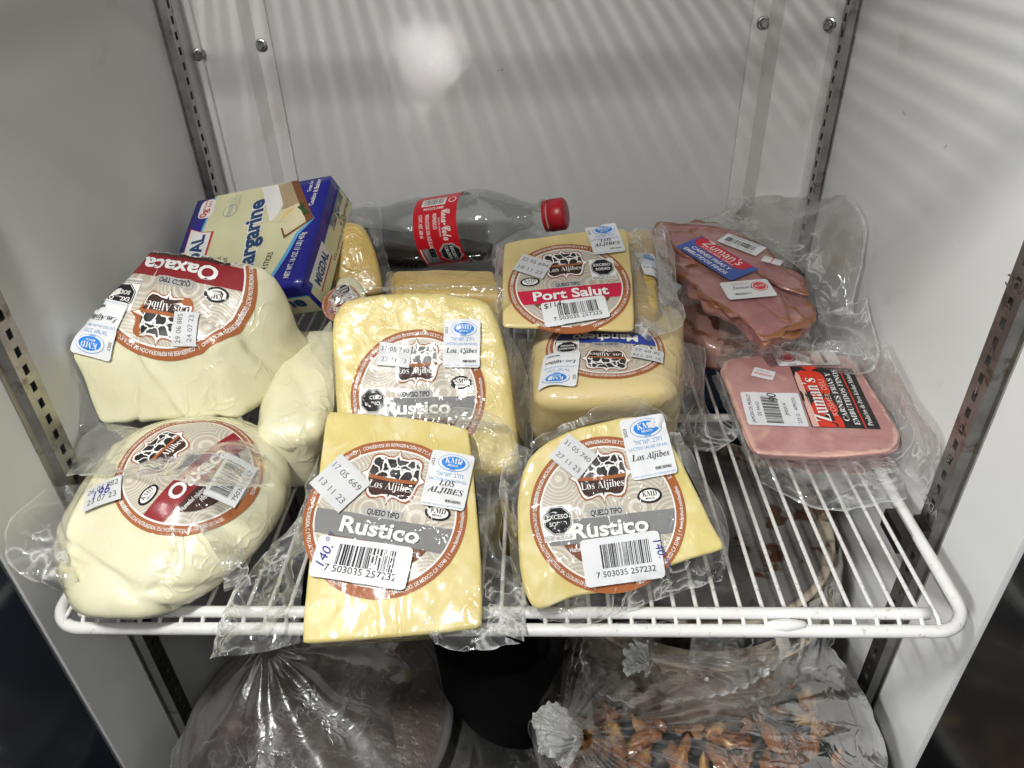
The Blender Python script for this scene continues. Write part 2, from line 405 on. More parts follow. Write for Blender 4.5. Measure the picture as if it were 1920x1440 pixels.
GINK = paper("ink_grey", (.10, .10, .11), .2, .5, 0); LW = paper("label_white", (.78, .77, .74)); DSTK = paper("date_paper", (.56, .565, .57), .2, .4, .0003); REDINK = paper("ink_red", (.6, .05, .04), .2, .5, 0)
MATS = [W_, K_, RING, DKB, MIDB, GREY, TAB, RED, PINK, BLUE, KBLUE, TBLUE, PEN, GINK, LW, DSTK, BEIGE, COW, REDINK]

# ------------------------------------------------------------------ printed labels and stickers
_tc = {}
def text_mesh(s, bold=0.0):
    k = (s, bold)
    if k in _tc: return _tc[k]
    c = bpy.data.curves.new("t", 'FONT'); c.body = s; c.size = 1; c.offset = bold; c.resolution_u = 3; c.fill_mode = 'BOTH' if False else 'FRONT'
    o = bpy.data.objects.new("t", c)
    me = bpy.data.meshes.new_from_object(o)
    V = np.array([v.co[:2] for v in me.vertices]).reshape(-1, 2); F = [tuple(p.vertices) for p in me.polygons]
    bpy.data.objects.remove(o); bpy.data.curves.remove(c); bpy.data.meshes.remove(me)
    if len(V):
        V = V-np.array([V[:, 0].min(), 0])
    _tc[k] = (V, F); return _tc[k]
def mathfont(s, up, lo):
    return ''.join(chr(up+ord(ch)-65) if 'A' <= ch <= 'Z' else chr(lo+ord(ch)-97) if 'a' <= ch <= 'z' else ch for ch in s)
def serif(s): return mathfont(s, 0x1D400, 0x1D41A)
def italic(s): return mathfont(s, 0x1D468, 0x1D482)
def script(s): return mathfont(s, 0x1D4D0, 0x1D4EA)

class Conform:
    """lays label coordinates (a right, b up, in shelf units) on the surface of a mesh object"""
    def __init__(s, target, pl, c, right, lift=.03, floor=-9, miss=None):
        s.floor, s.miss, s.clip, s.bad = floor, miss, floor > -8, False
        V = np.array([v.co for v in target.data.vertices])/U+np.array(target['_o'])
        s.bvh = BVHTree.FromPolygons([Vector(v) for v in V], [tuple(p.vertices) for p in target.data.polygons])
        s.c = np.array(c); s.n = pl.n; r = np.array(right)-s.c; r -= s.n*(r@s.n); s.R = np.linalg.norm(r); s.x = r/s.R; s.y = np.cross(s.n, s.x); s.lift = lift
        s.cache = {}
    def h(s, i, j):
        if (i, j) not in s.cache:
            p = s.c+s.x*i*.16+s.y*j*.16
            q = s.bvh.ray_cast(Vector(p+s.n*5), Vector(-s.n), 12)
            s.cache[(i, j)] = 5-q[3] if q[0] is not None and 5-q[3] > s.floor else s.miss
        return s.cache[(i, j)]
    def __call__(s, a, b, layer):
        fa, fb = a/.16, b/.16; i, j = math.floor(fa), math.floor(fb); u, v = fa-i, fb-j
        q = [s.h(i, j), s.h(i+1, j), s.h(i, j+1), s.h(i+1, j+1)]
        w = [(1-u)*(1-v), u*(1-v), (1-u)*v, u*v]
        g = [(x, y) for x, y in zip(q, w) if x is not None]; s.bad = s.clip and len(g) < 4
        if not g: hh = getattr(s, 'last', 0)
        else:
            t = sum(y for _, y in g)
            hh = sum(x*y for x, y in g)/t if t > 1e-6 else g[0][0]
            s.last = hh
        return s.c+s.x*a+s.y*b+s.n*(hh+s.lift+layer*.012)
class Dec:
    def __init__(s, fmap, base=0): s.f = fmap; s.v = []; s.fa = []; s.m = []; s.uv = []; s.base = base; s.bad = []
    def raw(s, V, F, mat, layer, uvs=None):
        b = len(s.v); mi = MATS.index(mat)
        for k, (a, c) in enumerate(V):
            s.v.append(s.f(a, c, s.base+layer)); s.bad.append(getattr(s.f, 'bad', False)); s.uv.append(uvs[k] if uvs is not None else (a, c))
        s.fa += [tuple(b+i for i in q) for q in F]; s.m += [mi]*len(F)
    def fan(s, P, mat, layer, rings=None, c=None, uvn=1.0):
        P = np.array(P, float); c = P.mean(0) if c is None else np.array(c, float)
        if rings is None: rings = max(1, int(np.linalg.norm(P-c, axis=1).max()/.3))
        N = len(P); V = [c]; F = []
        for r in range(1, rings+1):
            for p in P: V.append(c+(p-c)*r/rings)
        for k in range(N): F.append((0, 1+k, 1+(k+1) % N))
        for r in range(rings-1):
            for k in range(N): F.append((1+r*N+k, 1+(r+1)*N+k, 1+(r+1)*N+(k+1) % N, 1+r*N+(k+1) % N))
        s.raw(V, F, mat, layer, [(v[0]/uvn, v[1]/uvn) for v in V])
    def poly(s, P, mat, layer):
        from mathutils.geometry import tessellate_polygon
        T = tessellate_polygon([[Vector((p[0], p[1], 0)) for p in P]])
        s.raw(P, [tuple(t) for t in T], mat, layer)
    def disc(s, c, rx, ry, mat, layer, n=80, uvn=1.0, rot=0):
        cr, sr = math.cos(rot), math.sin(rot)
        s.fan([(c[0]+rx*math.cos(t)*cr-ry*math.sin(t)*sr, c[1]+rx*math.cos(t)*sr+ry*math.sin(t)*cr) for t in np.linspace(0, 2*math.pi, n+1)[:-1]], mat, layer, None, c, uvn)
    def rect(s, c, w, h, mat, layer, rot=0, r=0.0):
        P = []
        if r > 0:
            for sx, sy, a0 in ((1, 1, 0), (-1, 1, 90), (-1, -1, 180), (1, -1, 270)):
                for k in range(6):
                    a = rad(a0+18*k); P.append((sx*(w/2-r)+r*math.cos(a), sy*(h/2-r)+r*math.sin(a)))
        else: P = [(w/2, h/2), (-w/2, h/2), (-w/2, -h/2), (w/2, -h/2)]
        P = [np.array(p) for p in P]; L = max(w, h)
        if L > .5: P = list(resample(P, max(24, int(2*(w+h)/.15)))) if r > 0 else [P[i]*(1-t)+P[(i+1) % 4]*t for i in range(4) for t in np.linspace(0, 1, 9)[:-1]]
        cr, sr = math.cos(rot), math.sin(rot)
        s.fan([(c[0]+p[0]*cr-p[1]*sr, c[1]+p[0]*sr+p[1]*cr) for p in P], mat, layer, None, c)
    def rows(s, lo, hi, b0, b1, mat, layer, nb=6, na=28):
        """region between curves lo(b) and hi(b), b0..b1"""
        V = []; F = []
        for j in range(nb+1):
            b = b0+(b1-b0)*j/nb
            for i in range(na+1):
                V.append((lo(b)+(hi(b)-lo(b))*i/na, b))
        for j in range(nb):
            for i in range(na): F.append((j*(na+1)+i, j*(na+1)+i+1, (j+1)*(na+1)+i+1, (j+1)*(na+1)+i))
        s.raw(V, F, mat, layer)
    def text(s, t, x, y, size, mat, layer, rot=0.0, align='C', bold=0.0, sx=1.0, width=None, arc=None, shear=0.0):
        V, F = text_mesh(t, bold)
        if not len(V): return
        V = V*size; V = V*np.array([sx, 1])
        w = V[:, 0].max()
        if width: V = V*np.array([width/w, 1]); w = width
        V = V+np.array([-w/2 if align == 'C' else -w if align == 'R' else 0, 0]); V = V+np.stack([V[:, 1]*shear, 0*V[:, 1]], 1)
        if arc:   # bend round a circle: arc = (radius, centre angle, +1 outward / -1 inward reading)
            R, a0, sg = arc
            if sg > 0: an = a0-V[:, 0]/R; rr = R+V[:, 1]
            else: an = a0+V[:, 0]/R; rr = R-V[:, 1]
            V = np.stack([rr*np.cos(an), rr*np.sin(an)], 1)+np.array([x, y])
        else:
            cr, sr = math.cos(rot), math.sin(rot)
            V = np.stack([V[:, 0]*cr-V[:, 1]*sr, V[:, 0]*sr+V[:, 1]*cr], 1)+np.array([x, y])
        s.raw(V, F, mat, layer)
    def stroke(s, pts, w, mat, layer, n=24):
        P = spline([np.array(p) for p in pts], n); T = np.gradient(P, axis=0); T /= np.linalg.norm(T, axis=1, keepdims=True)+1e-9
        Nn = np.stack([-T[:, 1], T[:, 0]], 1)*w/2
        V = list(P+Nn)+list(P-Nn); F = [(i, n+i, n+i+1, i+1) for i in range(n-1)]
        s.raw(V, F, mat, layer)
    def bars(s, c, w, h, mat, layer, seed=1, rot=0.0, n=44):
        R = random.Random(seed); x = -w/2; cr, sr = math.cos(rot), math.sin(rot); unit = w/95
        while x < w/2-unit:
            bw = unit*R.choice((1, 1, 2, 2, 3)); 
            P = [(x, -h/2), (x+bw, -h/2), (x+bw, 0), (x+bw, h/2), (x, h/2), (x, 0)]
            s.raw([(c[0]+p[0]*cr-p[1]*sr, c[1]+p[0]*sr+p[1]*cr) for p in P], [(0, 1, 2, 5), (5, 2, 3, 4)], mat, layer)
            x += bw+unit*R.choice((1, 1, 2, 3))
    def done(s, name, parent):
        k = [i for i, f in enumerate(s.fa) if not any(s.bad[j] for j in f)]; s.fa = [s.fa[i] for i in k]; s.m = [s.m[i] for i in k]
        used = sorted({j for f in s.fa for j in f}); mp = {j: i for i, j in enumerate(used)}; s.v = [s.v[j] for j in used]; s.uv = [s.uv[j] for j in used]; s.fa = [tuple(mp[j] for j in f) for f in s.fa]
        return mk(name, s.v, s.fa, MATS, parent, midx=s.m, uvs=s.uv)

def shield(R, k=1.0, ex=0.0):
    """the emblem outline: a barrel with bracket corners and points at top, bottom, left and right"""
    q = [(0, .385), (.018, .325), (.06, .283), (.13, .278), (.21, .300), (.275, .292), (.325, .255), (.340, .195), (.335, .13), (.352, .06), (.425, .0), (.352, -.05), (.330, -.11), (.315, -.19), (.285, -.265), (.235, -.305), (.165, -.300), (.10, -.272), (.055, -.268), (.018, -.305), (0, -.375)]
    q = q+[(-x, y) for x, y in q[-2:0:-1]]
    return [np.array(p)*R*k for p in q]
def inward(P, d):
    P = np.array(P); n = len(P); A = np.roll(P, 1, 0); B = np.roll(P, -1, 0); t = B-A; t /= np.linalg.norm(t, axis=1, keepdims=True)
    nn = np.stack([-t[:, 1], t[:, 0]], 1)
    c = P.mean(0); sg = np.sign(((c-P)*nn).sum(1, keepdims=True)); return list(P+nn*sg*d)
def octagon(d, c, r, layer, t1, t2, rot=0.0, foot=True, sy=1.0):
    s_ = r/.0 if False else r
    if foot: 
        d.rect((c[0], c[1]-.18*r), 2.15*r, 2.5*r*sy, LW, layer, rot)
    P = lambda q: [(c[0]+q*r*math.cos(rad(22.5+45*k)+rot), c[1]+q*r*sy*math.sin(rad(22.5+45*k)+rot)) for k in range(8)]
    d.fan(P(1.1), LW, layer+1, 1); d.fan(P(1.05), K_, layer+2, 1); d.fan(P(1.0), LW, layer+3, 1); d.fan(P(.955), K_, layer+4, 1)
    cr, sr = math.cos(rot), math.sin(rot)
    for t, y in ((t1, .12), (t2, -.38)):
        d.text(t, c[0]-y*r*sr, c[1]+y*r*cr*sy, .42*r, LW, layer+5, rot, bold=.022, width=min(1.5, .25*len(t))*r)
    if foot:
        d.rect((c[0]+1.18*r*sr, c[1]-1.18*r*cr*sy), 2.0*r, .3*r, K_, layer+1, rot); d.rect((c[0]+1.18*r*sr, c[1]-1.18*r*cr*sy), 1.94*r, .25*r, LW, layer+2, rot)
        d.text("SECRETARÍA DE SALUD", c[0]+1.26*r*sr, c[1]-1.26*r*cr*sy, .2*r, K_, layer+3, rot, width=1.85*r, bold=.01)
def kmd_oval(d, c, rx, layer):
    d.disc(c, rx, rx*.62, K_, layer, 40); d.disc(c, rx*.80, rx*.45, LW, layer+1, 40)
    d.text(serif("KMD"), c[0], c[1]-.05*rx, rx*.58, K_, layer+2, sx=.85); d.text("MÉXICO", c[0], c[1]-.3*rx, rx*.2, K_, layer+2, bold=.02)

def cheese_label(target, pl, cpx, rpx, name_txt, band, parent, octo=None, oval=None, lower=True, arc2=True, textw=.98, straight=False, low_mat=None, lift=.03, floor=-9, miss=None):
    cf = Conform(target, pl, pl.at(*cpx), pl.at(*rpx), lift, floor, miss); R = cf.R; d = Dec(cf)
    d.disc((0, 0), R, R, RING, 0, 110); d.disc((0, 0), .872*R, .872*R, LW, 1, 110); d.disc((0, 0), .85*R, .85*R, BEIGE, 2, 110, R)
    ri = .85*R; X = lambda b: math.sqrt(max(0, ri*ri-b*b))
    if lower:
        r2 = .70*R; X2 = lambda b: math.sqrt(max(0, r2*r2-(b)**2))
        d.rows(lambda b: -X2(b), X2, -r2*.999, -.33*R, low_mat or MIDB, 3, 12)
        d.text("Humedad máxima: 48%  |  Grasa mínima: 25 %", 0, -.44*R, .085*R, LW, 4, bold=.012, width=1.08*R)
        d.text("Proteína mínima: 24 %", 0, -.53*R, .085*R, LW, 4, bold=.012, width=.55*R)
    d.rows(lambda b: -X(b), X, -.34*R, -.035*R, band, 4, 6, 40)
    d.rect((-.02*R, .015*R), .47*R, .12*R, TAB, 5); d.text("QUESO TIPO", -.02*R, -.02*R, .10*R, K_, 6, bold=.02, width=.40*R)
    d.text(name_txt, .01*R, -.285*R, .27*R, K_, 6, bold=.02, width=textw*R); d.text(name_txt, .0, -.28*R, .27*R, LW, 7, bold=.028, width=textw*R)
    lc = np.array([-.02*R, .485*R])
    d.fan([lc+p for p in shield(R)], RING, 4, 3, lc); s2 = [lc+p*np.array([.95, .93]) for p in shield(R)]; d.fan(s2, LW, 5, 3, lc)
    s3 = [lc+p*np.array([.885, .85])*(1 if abs(p[0]) > .02*R and abs(p[1]) > .01*R else .86) for p in shield(R)]; d.fan(s3, DKB, 6, 3, lc)
    # cow hide patch fills the upper half above a curved stripe
    yb = lambda x: lc[1]+.035*R-.05*R*math.cos(x/R*2.6)
    top = [p for p in s3 if p[1] > lc[1]+.02*R]; xs = [p[0] for p in top]; top = sorted(top, key=lambda p: p[0])
    x0, x1 = top[0][0], top[-1][0]; tx = np.array([p[0] for p in top]); ty = np.array([p[1] for p in top]); V = []; F = []; na, nb = 24, 4
    for i in range(na+1):
        x = x0+(x1-x0)*i/na; yt = np.interp(x, tx, ty)
        for j in range(nb+1): V.append((x, yb(x)+(yt-yb(x))*j/nb))
    F = [(i*(nb+1)+j, (i+1)*(nb+1)+j, (i+1)*(nb+1)+j+1, i*(nb+1)+j+1) for i in range(na) for j in range(nb)]
    d.raw(V, F, COW, 7, [(v[0]/R, v[1]/R) for v in V])
    V = []; 
    for i in range(na+1):
        x = x0+(x1-x0)*i/na; V += [(x, yb(x)-.045*R), (x, yb(x))]
    d.raw(V, [(2*i, 2*i+2, 2*i+3, 2*i+1) for i in range(na)], RING, 8)
    d.text(serif("Los Aljibes"), lc[0], lc[1]-.165*R, .145*R, LW, 8, width=.56*R, bold=-.008)
    if octo: octoc, octr = octo; octagon(d, (octoc[0]*R, octoc[1]*R), octr*R, 5, "EXCESO", "SODIO")
    ov = oval or (.53, .16)
    kmd_oval(d, (ov[0]*R, ov[1]*R), .16*R, 5)
    s1 = "CUAJO DE ORIGEN MICROBIANO   |   CONSÉRVESE EN REFRIGERACIÓN DE 2°C A 4°C   |   HECHO ARTESANALMENTE"
    d.text(s1, 0, 0, .066*R, LW, 3, arc=(.91*R, rad(96), 1), bold=.012, width=2.35*R)
    d.text("INGREDIENTES: LECHE PASTEURIZADA, CULTIVOS LÁCTICOS, SAL, CLORURO DE CALCIO,", 0, 0, .066*R, LW, 3, arc=(.96*R, rad(205), -1), bold=.012, width=1.62*R)
    d.text("TECÁMAC, EDO. DE MÉXICO C.P. 55748  |  f  www.facebook.com/losaljibes", 0, 0, .066*R, LW, 3, arc=(.96*R, rad(-30), -1), bold=.012, width=1.5*R)
    return d.done("label", parent), cf
def cert_sticker(target, pl, cpx, rpx, parent, big=True, red=False, lift=.03, base=15, ratio=1.36, nm="certification_sticker"):
    cf = Conform(target, pl, pl.at(*cpx), pl.at(*rpx), lift); w = 2*cf.R; h = w*ratio; d = Dec(cf, base)
    d.rect((0, 0), w, h, W_, 0, 0, .07*w)
    bl = REDINK if red else KBLUE; ink = REDINK if red else TBLUE
    cy = .30*h
    d.disc((.05*w, cy), .36*w, .155*h, bl, 1, 48); d.disc((.05*w, cy), .348*w, .146*h, W_, 2, 48); d.disc((.05*w, cy), .28*w, .115*h, bl, 3, 48)
    d.text(serif("KMD"), .05*w, cy-.015*h, .2*w, W_, 4, width=.40*w); d.text("MÉXICO", .05*w, cy-.07*h, .065*w, W_, 4, bold=.02, width=.24*w); d.text("KOSHER", .05*w, cy-.138*h, .04*w, bl, 4, bold=.02)
    d.text("2023", -.39*w, cy-.03*h, .1*w, GINK, 1, rad(90), bold=.02)
    d.text("לארשי בלח", .02*w, .05*h, .155*w, ink, 1, width=.62*w); d.text("LACTEO JALAB ISRAEL" if not red else "KOSHER  PARVE", .0*w, -.035*h, .095*w, ink, 1, width=.88*w)
    if big:
        d.text(italic("LOS"), 0, -.115*h, .2*w, K_, 2, width=.36*w); d.text(italic("ALJIBES"), 0, -.25*h, .2*w, K_, 2, width=.82*w)
    elif red: d.text(italic("Zuman's"), 0, -.19*h, .19*w, K_, 2, width=.6*w)
    else: d.text(italic("Los Aljibes"), 0, -.2*h, .2*w, K_, 2, width=.84*w)
    d.bars((.22*w, -.37*h), .36*w, .05*h, K_, 1, 5); d.text("KMD KMD  KASHRUT MAGUEN DAVID  KMD", 0, -.468*h, .04*w, ink, 1, width=.92*w)
    return d.done(nm, parent)
def date_sticker(target, pl, cpx, rpx, parent, l1, l2, ratio=.8, lift=.03, base=15, pen=None):
    cf = Conform(target, pl, pl.at(*cpx), pl.at(*rpx), lift); w = 2*cf.R; h = w*ratio; d = Dec(cf, base)
    d.rect((0, 0), w, h, DSTK, 0)
    d.text(l1, 0, .14*h, .2*w, GINK, 1, width=.86*w); d.text(l2, 0, -.32*h, .2*w, GINK, 1, width=.78*w)
    if pen: d.text(pen, 0, -.12*h, .3*w, PEN, 2, .12, shear=.25, width=.45*w)
    return d.done("date_sticker", parent)
def price_sticker(target, pl, cpx, rpx, parent, num, pen=None, ratio=.5, lift=.03, base=18, seed=1, penpos='L', penmat=None):
    cf = Conform(target, pl, pl.at(*cpx), pl.at(*rpx), lift); w = 2*cf.R; h = w*ratio; d = Dec(cf, base)
    d.rect((0, 0), w, h, W_, 0, 0, .05*w)
    d.bars((.05*w, .1*h), .62*w, .5*h, K_, 1, seed); d.text(num, .02*w, -.33*h, .1*w, K_, 2, width=.74*w)
    if pen:
        if penpos == 'T': d.text(pen, -.3*w, .25*h, .14*w, penmat or PEN, 3, .1, shear=.2)
        else: d.text(pen, (-.36 if penpos == 'L' else .44)*w, (-.25 if penpos == 'L' else .0)*h, .15*w, penmat or PEN, 3, rad(80 if penpos == 'L' else -78), 'L' if penpos == 'L' else 'C', shear=.2)
    return d.done("price_sticker", parent)

# ------------------------------------------------------------------ the cabinet (setting)
XL, XR, YB, YF, Z0, Z1 = -42.9, 2.5, 36.0, 0.8, -34.0, 50.0
def sheet(name, prof, z0, z1, mat, nz_=60, th=None):
    """vertical sheet through plan points, top to bottom"""
    v = []; f = []; K = len(prof)
    for z in (z0, z1):
        for p in prof: v.append((p[0], p[1], z))
    f = [(i, i+1, K+i+1, K+i) for i in range(K-1)]
    return struct(mk(name, v, f, mat, smooth=False))
b = MB().box((XR, YF, Z0), (XR+1.6, YB+6, Z1)); struct(b.build('wall_right', wall_m, smooth=False))
b = MB().box((XL-1.6, YF, Z0), (XL, YB+6, Z1)); struct(b.build('wall_left', wall_m, smooth=False))
b = MB().box((XL-1.6, YF+.01, Z1), (XR+1.6, YB+6, Z1+1)); struct(b.build('ceiling', wall_m, smooth=False))
b = MB().box((XL-1.6, YF+.01, Z0-1), (XR+1.6, YB+6, Z0)); struct(b.build('floor', plain("cabinet_floor", (.16, .16, .155), .5), smooth=False))
eL = ony(493, 0, YB)[0]; eR = ony(1416, 0, YB)[0]
b = MB().box((eL-.6, YB, Z0), (eR+.6, YB+.4, Z1)); struct(b.build('back_panel', wall_m, smooth=False))
def corner(side, xs, name):
    # plan profile of the folded air-duct sheet in the corner: wall lip, broad recessed face, side web, screwed flange
    pw, lip, rec, web, fl = xs
    X = XL if side < 0 else XR
    y0 = onx(pw, 0, X)[1]
    yp = min(y0+.5, YB-1.2)
    p = [(X, y0), (ony(lip, 0, y0-.1)[0], y0-.1), (ony(lip, 0, y0+.1)[0]-side*.1, y0+.3), (ony(rec, 0, yp)[0], yp), (ony(web, 0, YB-.35)[0], YB-.35), (ony(fl, 0, YB-.3)[0], YB-.3), (ony(fl, 0, YB-.3)[0]-side*.02, YB+.02)]
    v = []; K = len(p)
    for z in (Z0, Z1): v += [(a, c, z) for a, c in p]
    return mk(name, v, [(i, i+1, K+i+1, K+i) for i in range(K-1)], duct_m, smooth=False), p
dl, pL = corner(-1, (335, 353, 440, 465, 493), 'corner_duct'); tag(dl, "white folded metal duct in the left back corner, behind the blue box", "air duct", "folded corner ducts")
dr, pR = corner(1, (1595, 1573, 1474, 1447, 1416), 'corner_duct'); tag(dr, "white folded metal duct in the right back corner, behind the pastrami film", "air duct", "folded corner ducts")
def screw(c, n, parent):
    m = MB(); n = nrm(np.array(n, float)); c = np.array(c)
    m.lathe([(0, .45), (.05, .47), (.1, .42), (.13, .34)], c, n, 20); m.lathe([(.1, .3), (.36, .29), (.42, .22), (.42, 0.001)], c, n, 6); m.build('screw', zinc_m, parent, smooth=False)
screw(ony(490, 85, YB-.32), (0, -1, 0), dl); screw(ony(374, 102, pL[2][1]-.25), (.55, -.83, 0), dl)
screw(ony(1431, 43, YB-.32), (0, -1, 0), dr); screw(ony(1555, 46, pR[2][1]-.1), (-.6, -.8, 0), dr)

def standard(side, y, name, label, group, z0, z1, w=1.25, proud=.55, digits=None, zoff=0.0):
    X = XL if side < 0 else XR; s = -side
    m = MB(); pitch = .96; sw, sh = .36, .50
    xf = X+s*proud
    ya, yb = y-w/2, y+w/2
    # flanges
    def q(p, k=0): m.add(p, [(0, 1, 2, 3)], k)
    fl = .42
    for a, c in ((ya, ya-fl), (yb, yb+fl)):
        q([(xf, a, z0), (xf, a, z1), (X+s*.12, a+(c-a)*.35, z1), (X+s*.12, a+(c-a)*.35, z0)]); q([(X+s*.12, a+(c-a)*.35, z0), (X+s*.12, a+(c-a)*.35, z1), (X+s*.1, c, z1), (X+s*.1, c, z0)])
        q([(X+s*.1, c, z0), (X+s*.1, c, z1), (X, c, z1), (X, c, z0)])
    z = z0
    cy = y
    while z < z1:
        zc = z+pitch/2; a, b_, c, d_ = zc-sh/2, zc+sh/2, cy-sw/2, cy+sw/2
        q([(xf, ya, z), (xf, yb, z), (xf, yb, a), (xf, ya, a)]); q([(xf, ya, b_), (xf, yb, b_), (xf, yb, z+pitch), (xf, ya, z+pitch)])
        q([(xf, ya, a), (xf, c, a), (xf, c, b_), (xf, ya, b_)]); q([(xf, d_, a), (xf, yb, a), (xf, yb, b_), (xf, d_, b_)])
        xi = xf-s*.2
        for P in ([(xf, c, a), (xf, d_, a), (xi, d_, a), (xi, c, a)], [(xf, c, b_), (xf, d_, b_), (xi, d_, b_), (xi, c, b_)], [(xf, c, a), (xf, c, b_), (xi, c, b_), (xi, c, a)], [(xf, d_, a), (xf, d_, b_), (xi, d_, b_), (xi, d_, a)]): q(P)
        q([(xi, c, a), (xi, d_, a), (xi, d_, b_), (xi, c, b_)], 1)
        z += pitch
    o = m.build(name, [steel_m, dark_m], smooth=False); tag(o, label, "shelf standard", group)
    if digits:
        for (t, zz) in digits:
            V, F = text_mesh(t, .02)
            V = V*.72
            mk('embossed_number', [(xf+s*.02, cy+s*(-V[i, 0]+V[:, 0].max()/2), zz+V[i, 1]) for i in range(len(V))], F, zinc_m, o, smooth=False)
    return o
yRf = (onx(1730, 986, XR)[1]+onx(1753, 1044, XR)[1])/2; yLf = (onx(110, 806, XL)[1]+onx(85, 875, XL)[1])/2
yRb = onx(1608, 0, XR)[1]; yLb = onx(298, 0, XL)[1]
0 and print('standards', yRf, yLf, yRb, yLb, onx(1730, 986, XR), onx(1753, 1044, XR), onx(110, 806, XL), onx(85, 875, XL))
G = "slotted metal shelf standards on the side walls"
zt = lambda px, py: onx(px, py, XR-.5)[2]
digs = [(t, zt(x, y)) for t, x, y in (("5", 1741, 988), ("ADC", 1749, 962), ("4", 1760, 936), ("3", 1783, 876), ("2", 1807, 810), ("1", 1836, 744), ("6", 1863, 668), ("5", 1890, 592), ("ADC", 1906, 548), ("2", 1690, 1122), ("1", 1640, 1220), ("4", 1646, 1232), ("3", 1635, 1255), ("2", 1618, 1283))]
standard(1, yRf, 'shelf_standard', "slotted steel strip on the right wall near the front, stamped with numbers", G, Z0, Z1, digits=digs)
standard(-1, yLf, 'shelf_standard', "slotted steel strip low on the left wall beside the oaxaca cheeses", G, Z0, Z1)
standard(1, yRb, 'shelf_standard', "slotted steel strip in the right back corner behind the pastrami film", G, Z0, Z1, w=1.0)
standard(-1, yLb, 'shelf_standard', "slotted steel strip in the left back corner above the blue margarine box", G, Z0, Z1, w=1.0)

# doors / frame outside the opening
b = MB().box((XL-3.2, -40, Z0-6), (XL-.1, YF-.25, Z1+6)); 
o = b.build('cabinet_door', plain("door_dark_blue", (.022, .028, .042), .22, 0, .25, 5, coat=.3), smooth=False); tag(o, "dark blue grey cabinet door edge at the lower left of the white wall", "door")
b = MB().box((XR+.1, -40, Z0-6), (XR+3.4, YF-.25, Z1+6))
o = b.build('door_frame', plain("frame_black", (.006, .006, .007), .25, 0, .3, 5, coat=.3), smooth=False); tag(o, "glossy black door frame beyond the right wall's front edge", "door frame")

# ------------------------------------------------------------------ wire shelf
def wire_shelf(label, dz=0.0, y1=31.5):
    t = thing('wire_shelf', label, 'shelf', (-20.3, 0, dz), "white wire shelves")
    r = .30
    def loop(z):
        P = []
        for cx, cy, a0 in ((-.4, 1.1, -90), (-.4, y1-1.2, 0), (-39.75, y1-1.2, 90), (-39.75, 1.1, 180)):
            for k in range(9):
                a = rad(a0+k*90/8); P.append((cx+1.6*math.cos(a), cy+1.6*math.sin(a), z))
        return P
    MB().tube(loop(dz-.38), r, 12, closed=True).build('frame', white_m, t)
    MB().tube([(-.62, .15, dz+.02), (-1.2, .15, dz+.02), (-39.6, .15, dz+.02), (-39.95, .15, dz+.02)], [.28]*4, 12).build('front_bar', white_m, t)
    for y in (15.65, y1-.6): MB().tube([(.9, y, dz-.36), (-41.1, y, dz-.36)], .27, 12).build('cross_bar', white_m, t)
    mb = MB(); mb.tube([(0, y1+.15, 0), (0, 8, 0), (0, .3, 0), (0, -.12, -.03), (0, -.3, -.16), (0, -.38, -.34)], .105, 8)
    first = mb.build('wire', dirtyw_m, None, origin=(0, 0, 0)); first.parent = t
    R = random.Random(4)
    xs = [0.0-.28]+[-k+R.uniform(-.04, .04) for k in range(1, 40)]+[-39.7, -40.55]
    for i, x in enumerate(xs):
        o = first if i == 0 else first.copy()
        if i: COL.objects.link(o); o.parent = t
        o.location = Vector((x+20.3, R.uniform(-.02, .02), 0))*U
    if dz == 0:
        mb = MB(); c = onz(1478, 1188, -.1)
        mb.lathe([(-.9, .02), (-.8, .18), (-.5, .26), (0, .3), (.5, .24), (.85, .15), (.95, .02)], (c[0], -.42, -.1), (1, 0, .06), 14).build('weld_drip', white_m, t)
    return t
shelf = wire_shelf("white coated wire shelf carrying the cheeses and meats")
wire_shelf("white wire shelf overhead whose bars throw stripes on the back wall", 31.0)
# the clip that carries the shelf on the right
m = MB(); yc = yRf-.1
m.box((XR-1.9, yc-.55, -.95), (XR-.55, yc+.55, -.72)); m.box((XR-.95, yc-.6, -1.4), (XR-.56, yc+.6, -.2)); m.box((XR-2.35, yc-1.2, -1.25), (XR-1.85, yc+.9, -.05))
o = m.build('shelf_clip', plain("clip_steel", (.10, .095, .09), .4, 1, .3, 90), smooth=False); tag(o, "small dark metal clip under the shelf's right rail", "shelf clip")

# ------------------------------------------------------------------ films used on the packs
FILM = plastic_film("clear_vacuum_film", .22, (.985, .985, .975), .08, .0006, 65)
FILM2 = plastic_film("soft_clear_film", .24, (.98, .98, .97), .10, .0005, 45)
FILMW = plastic_film("stained_meat_film", .22, (.97, .965, .95), .14, .0002, 40, stain=((.80, .70, .52), 22, .55, .75, .7))
FILMB = plastic_film("storage_bag_film", .035, (.98, .98, .98), .12, .0004, 45, crease=.2)
FILMG = plastic_film("frosted_bag_film", .34, (.93, .93, .93), .26, .0004, 60, (.33, .325, .315))

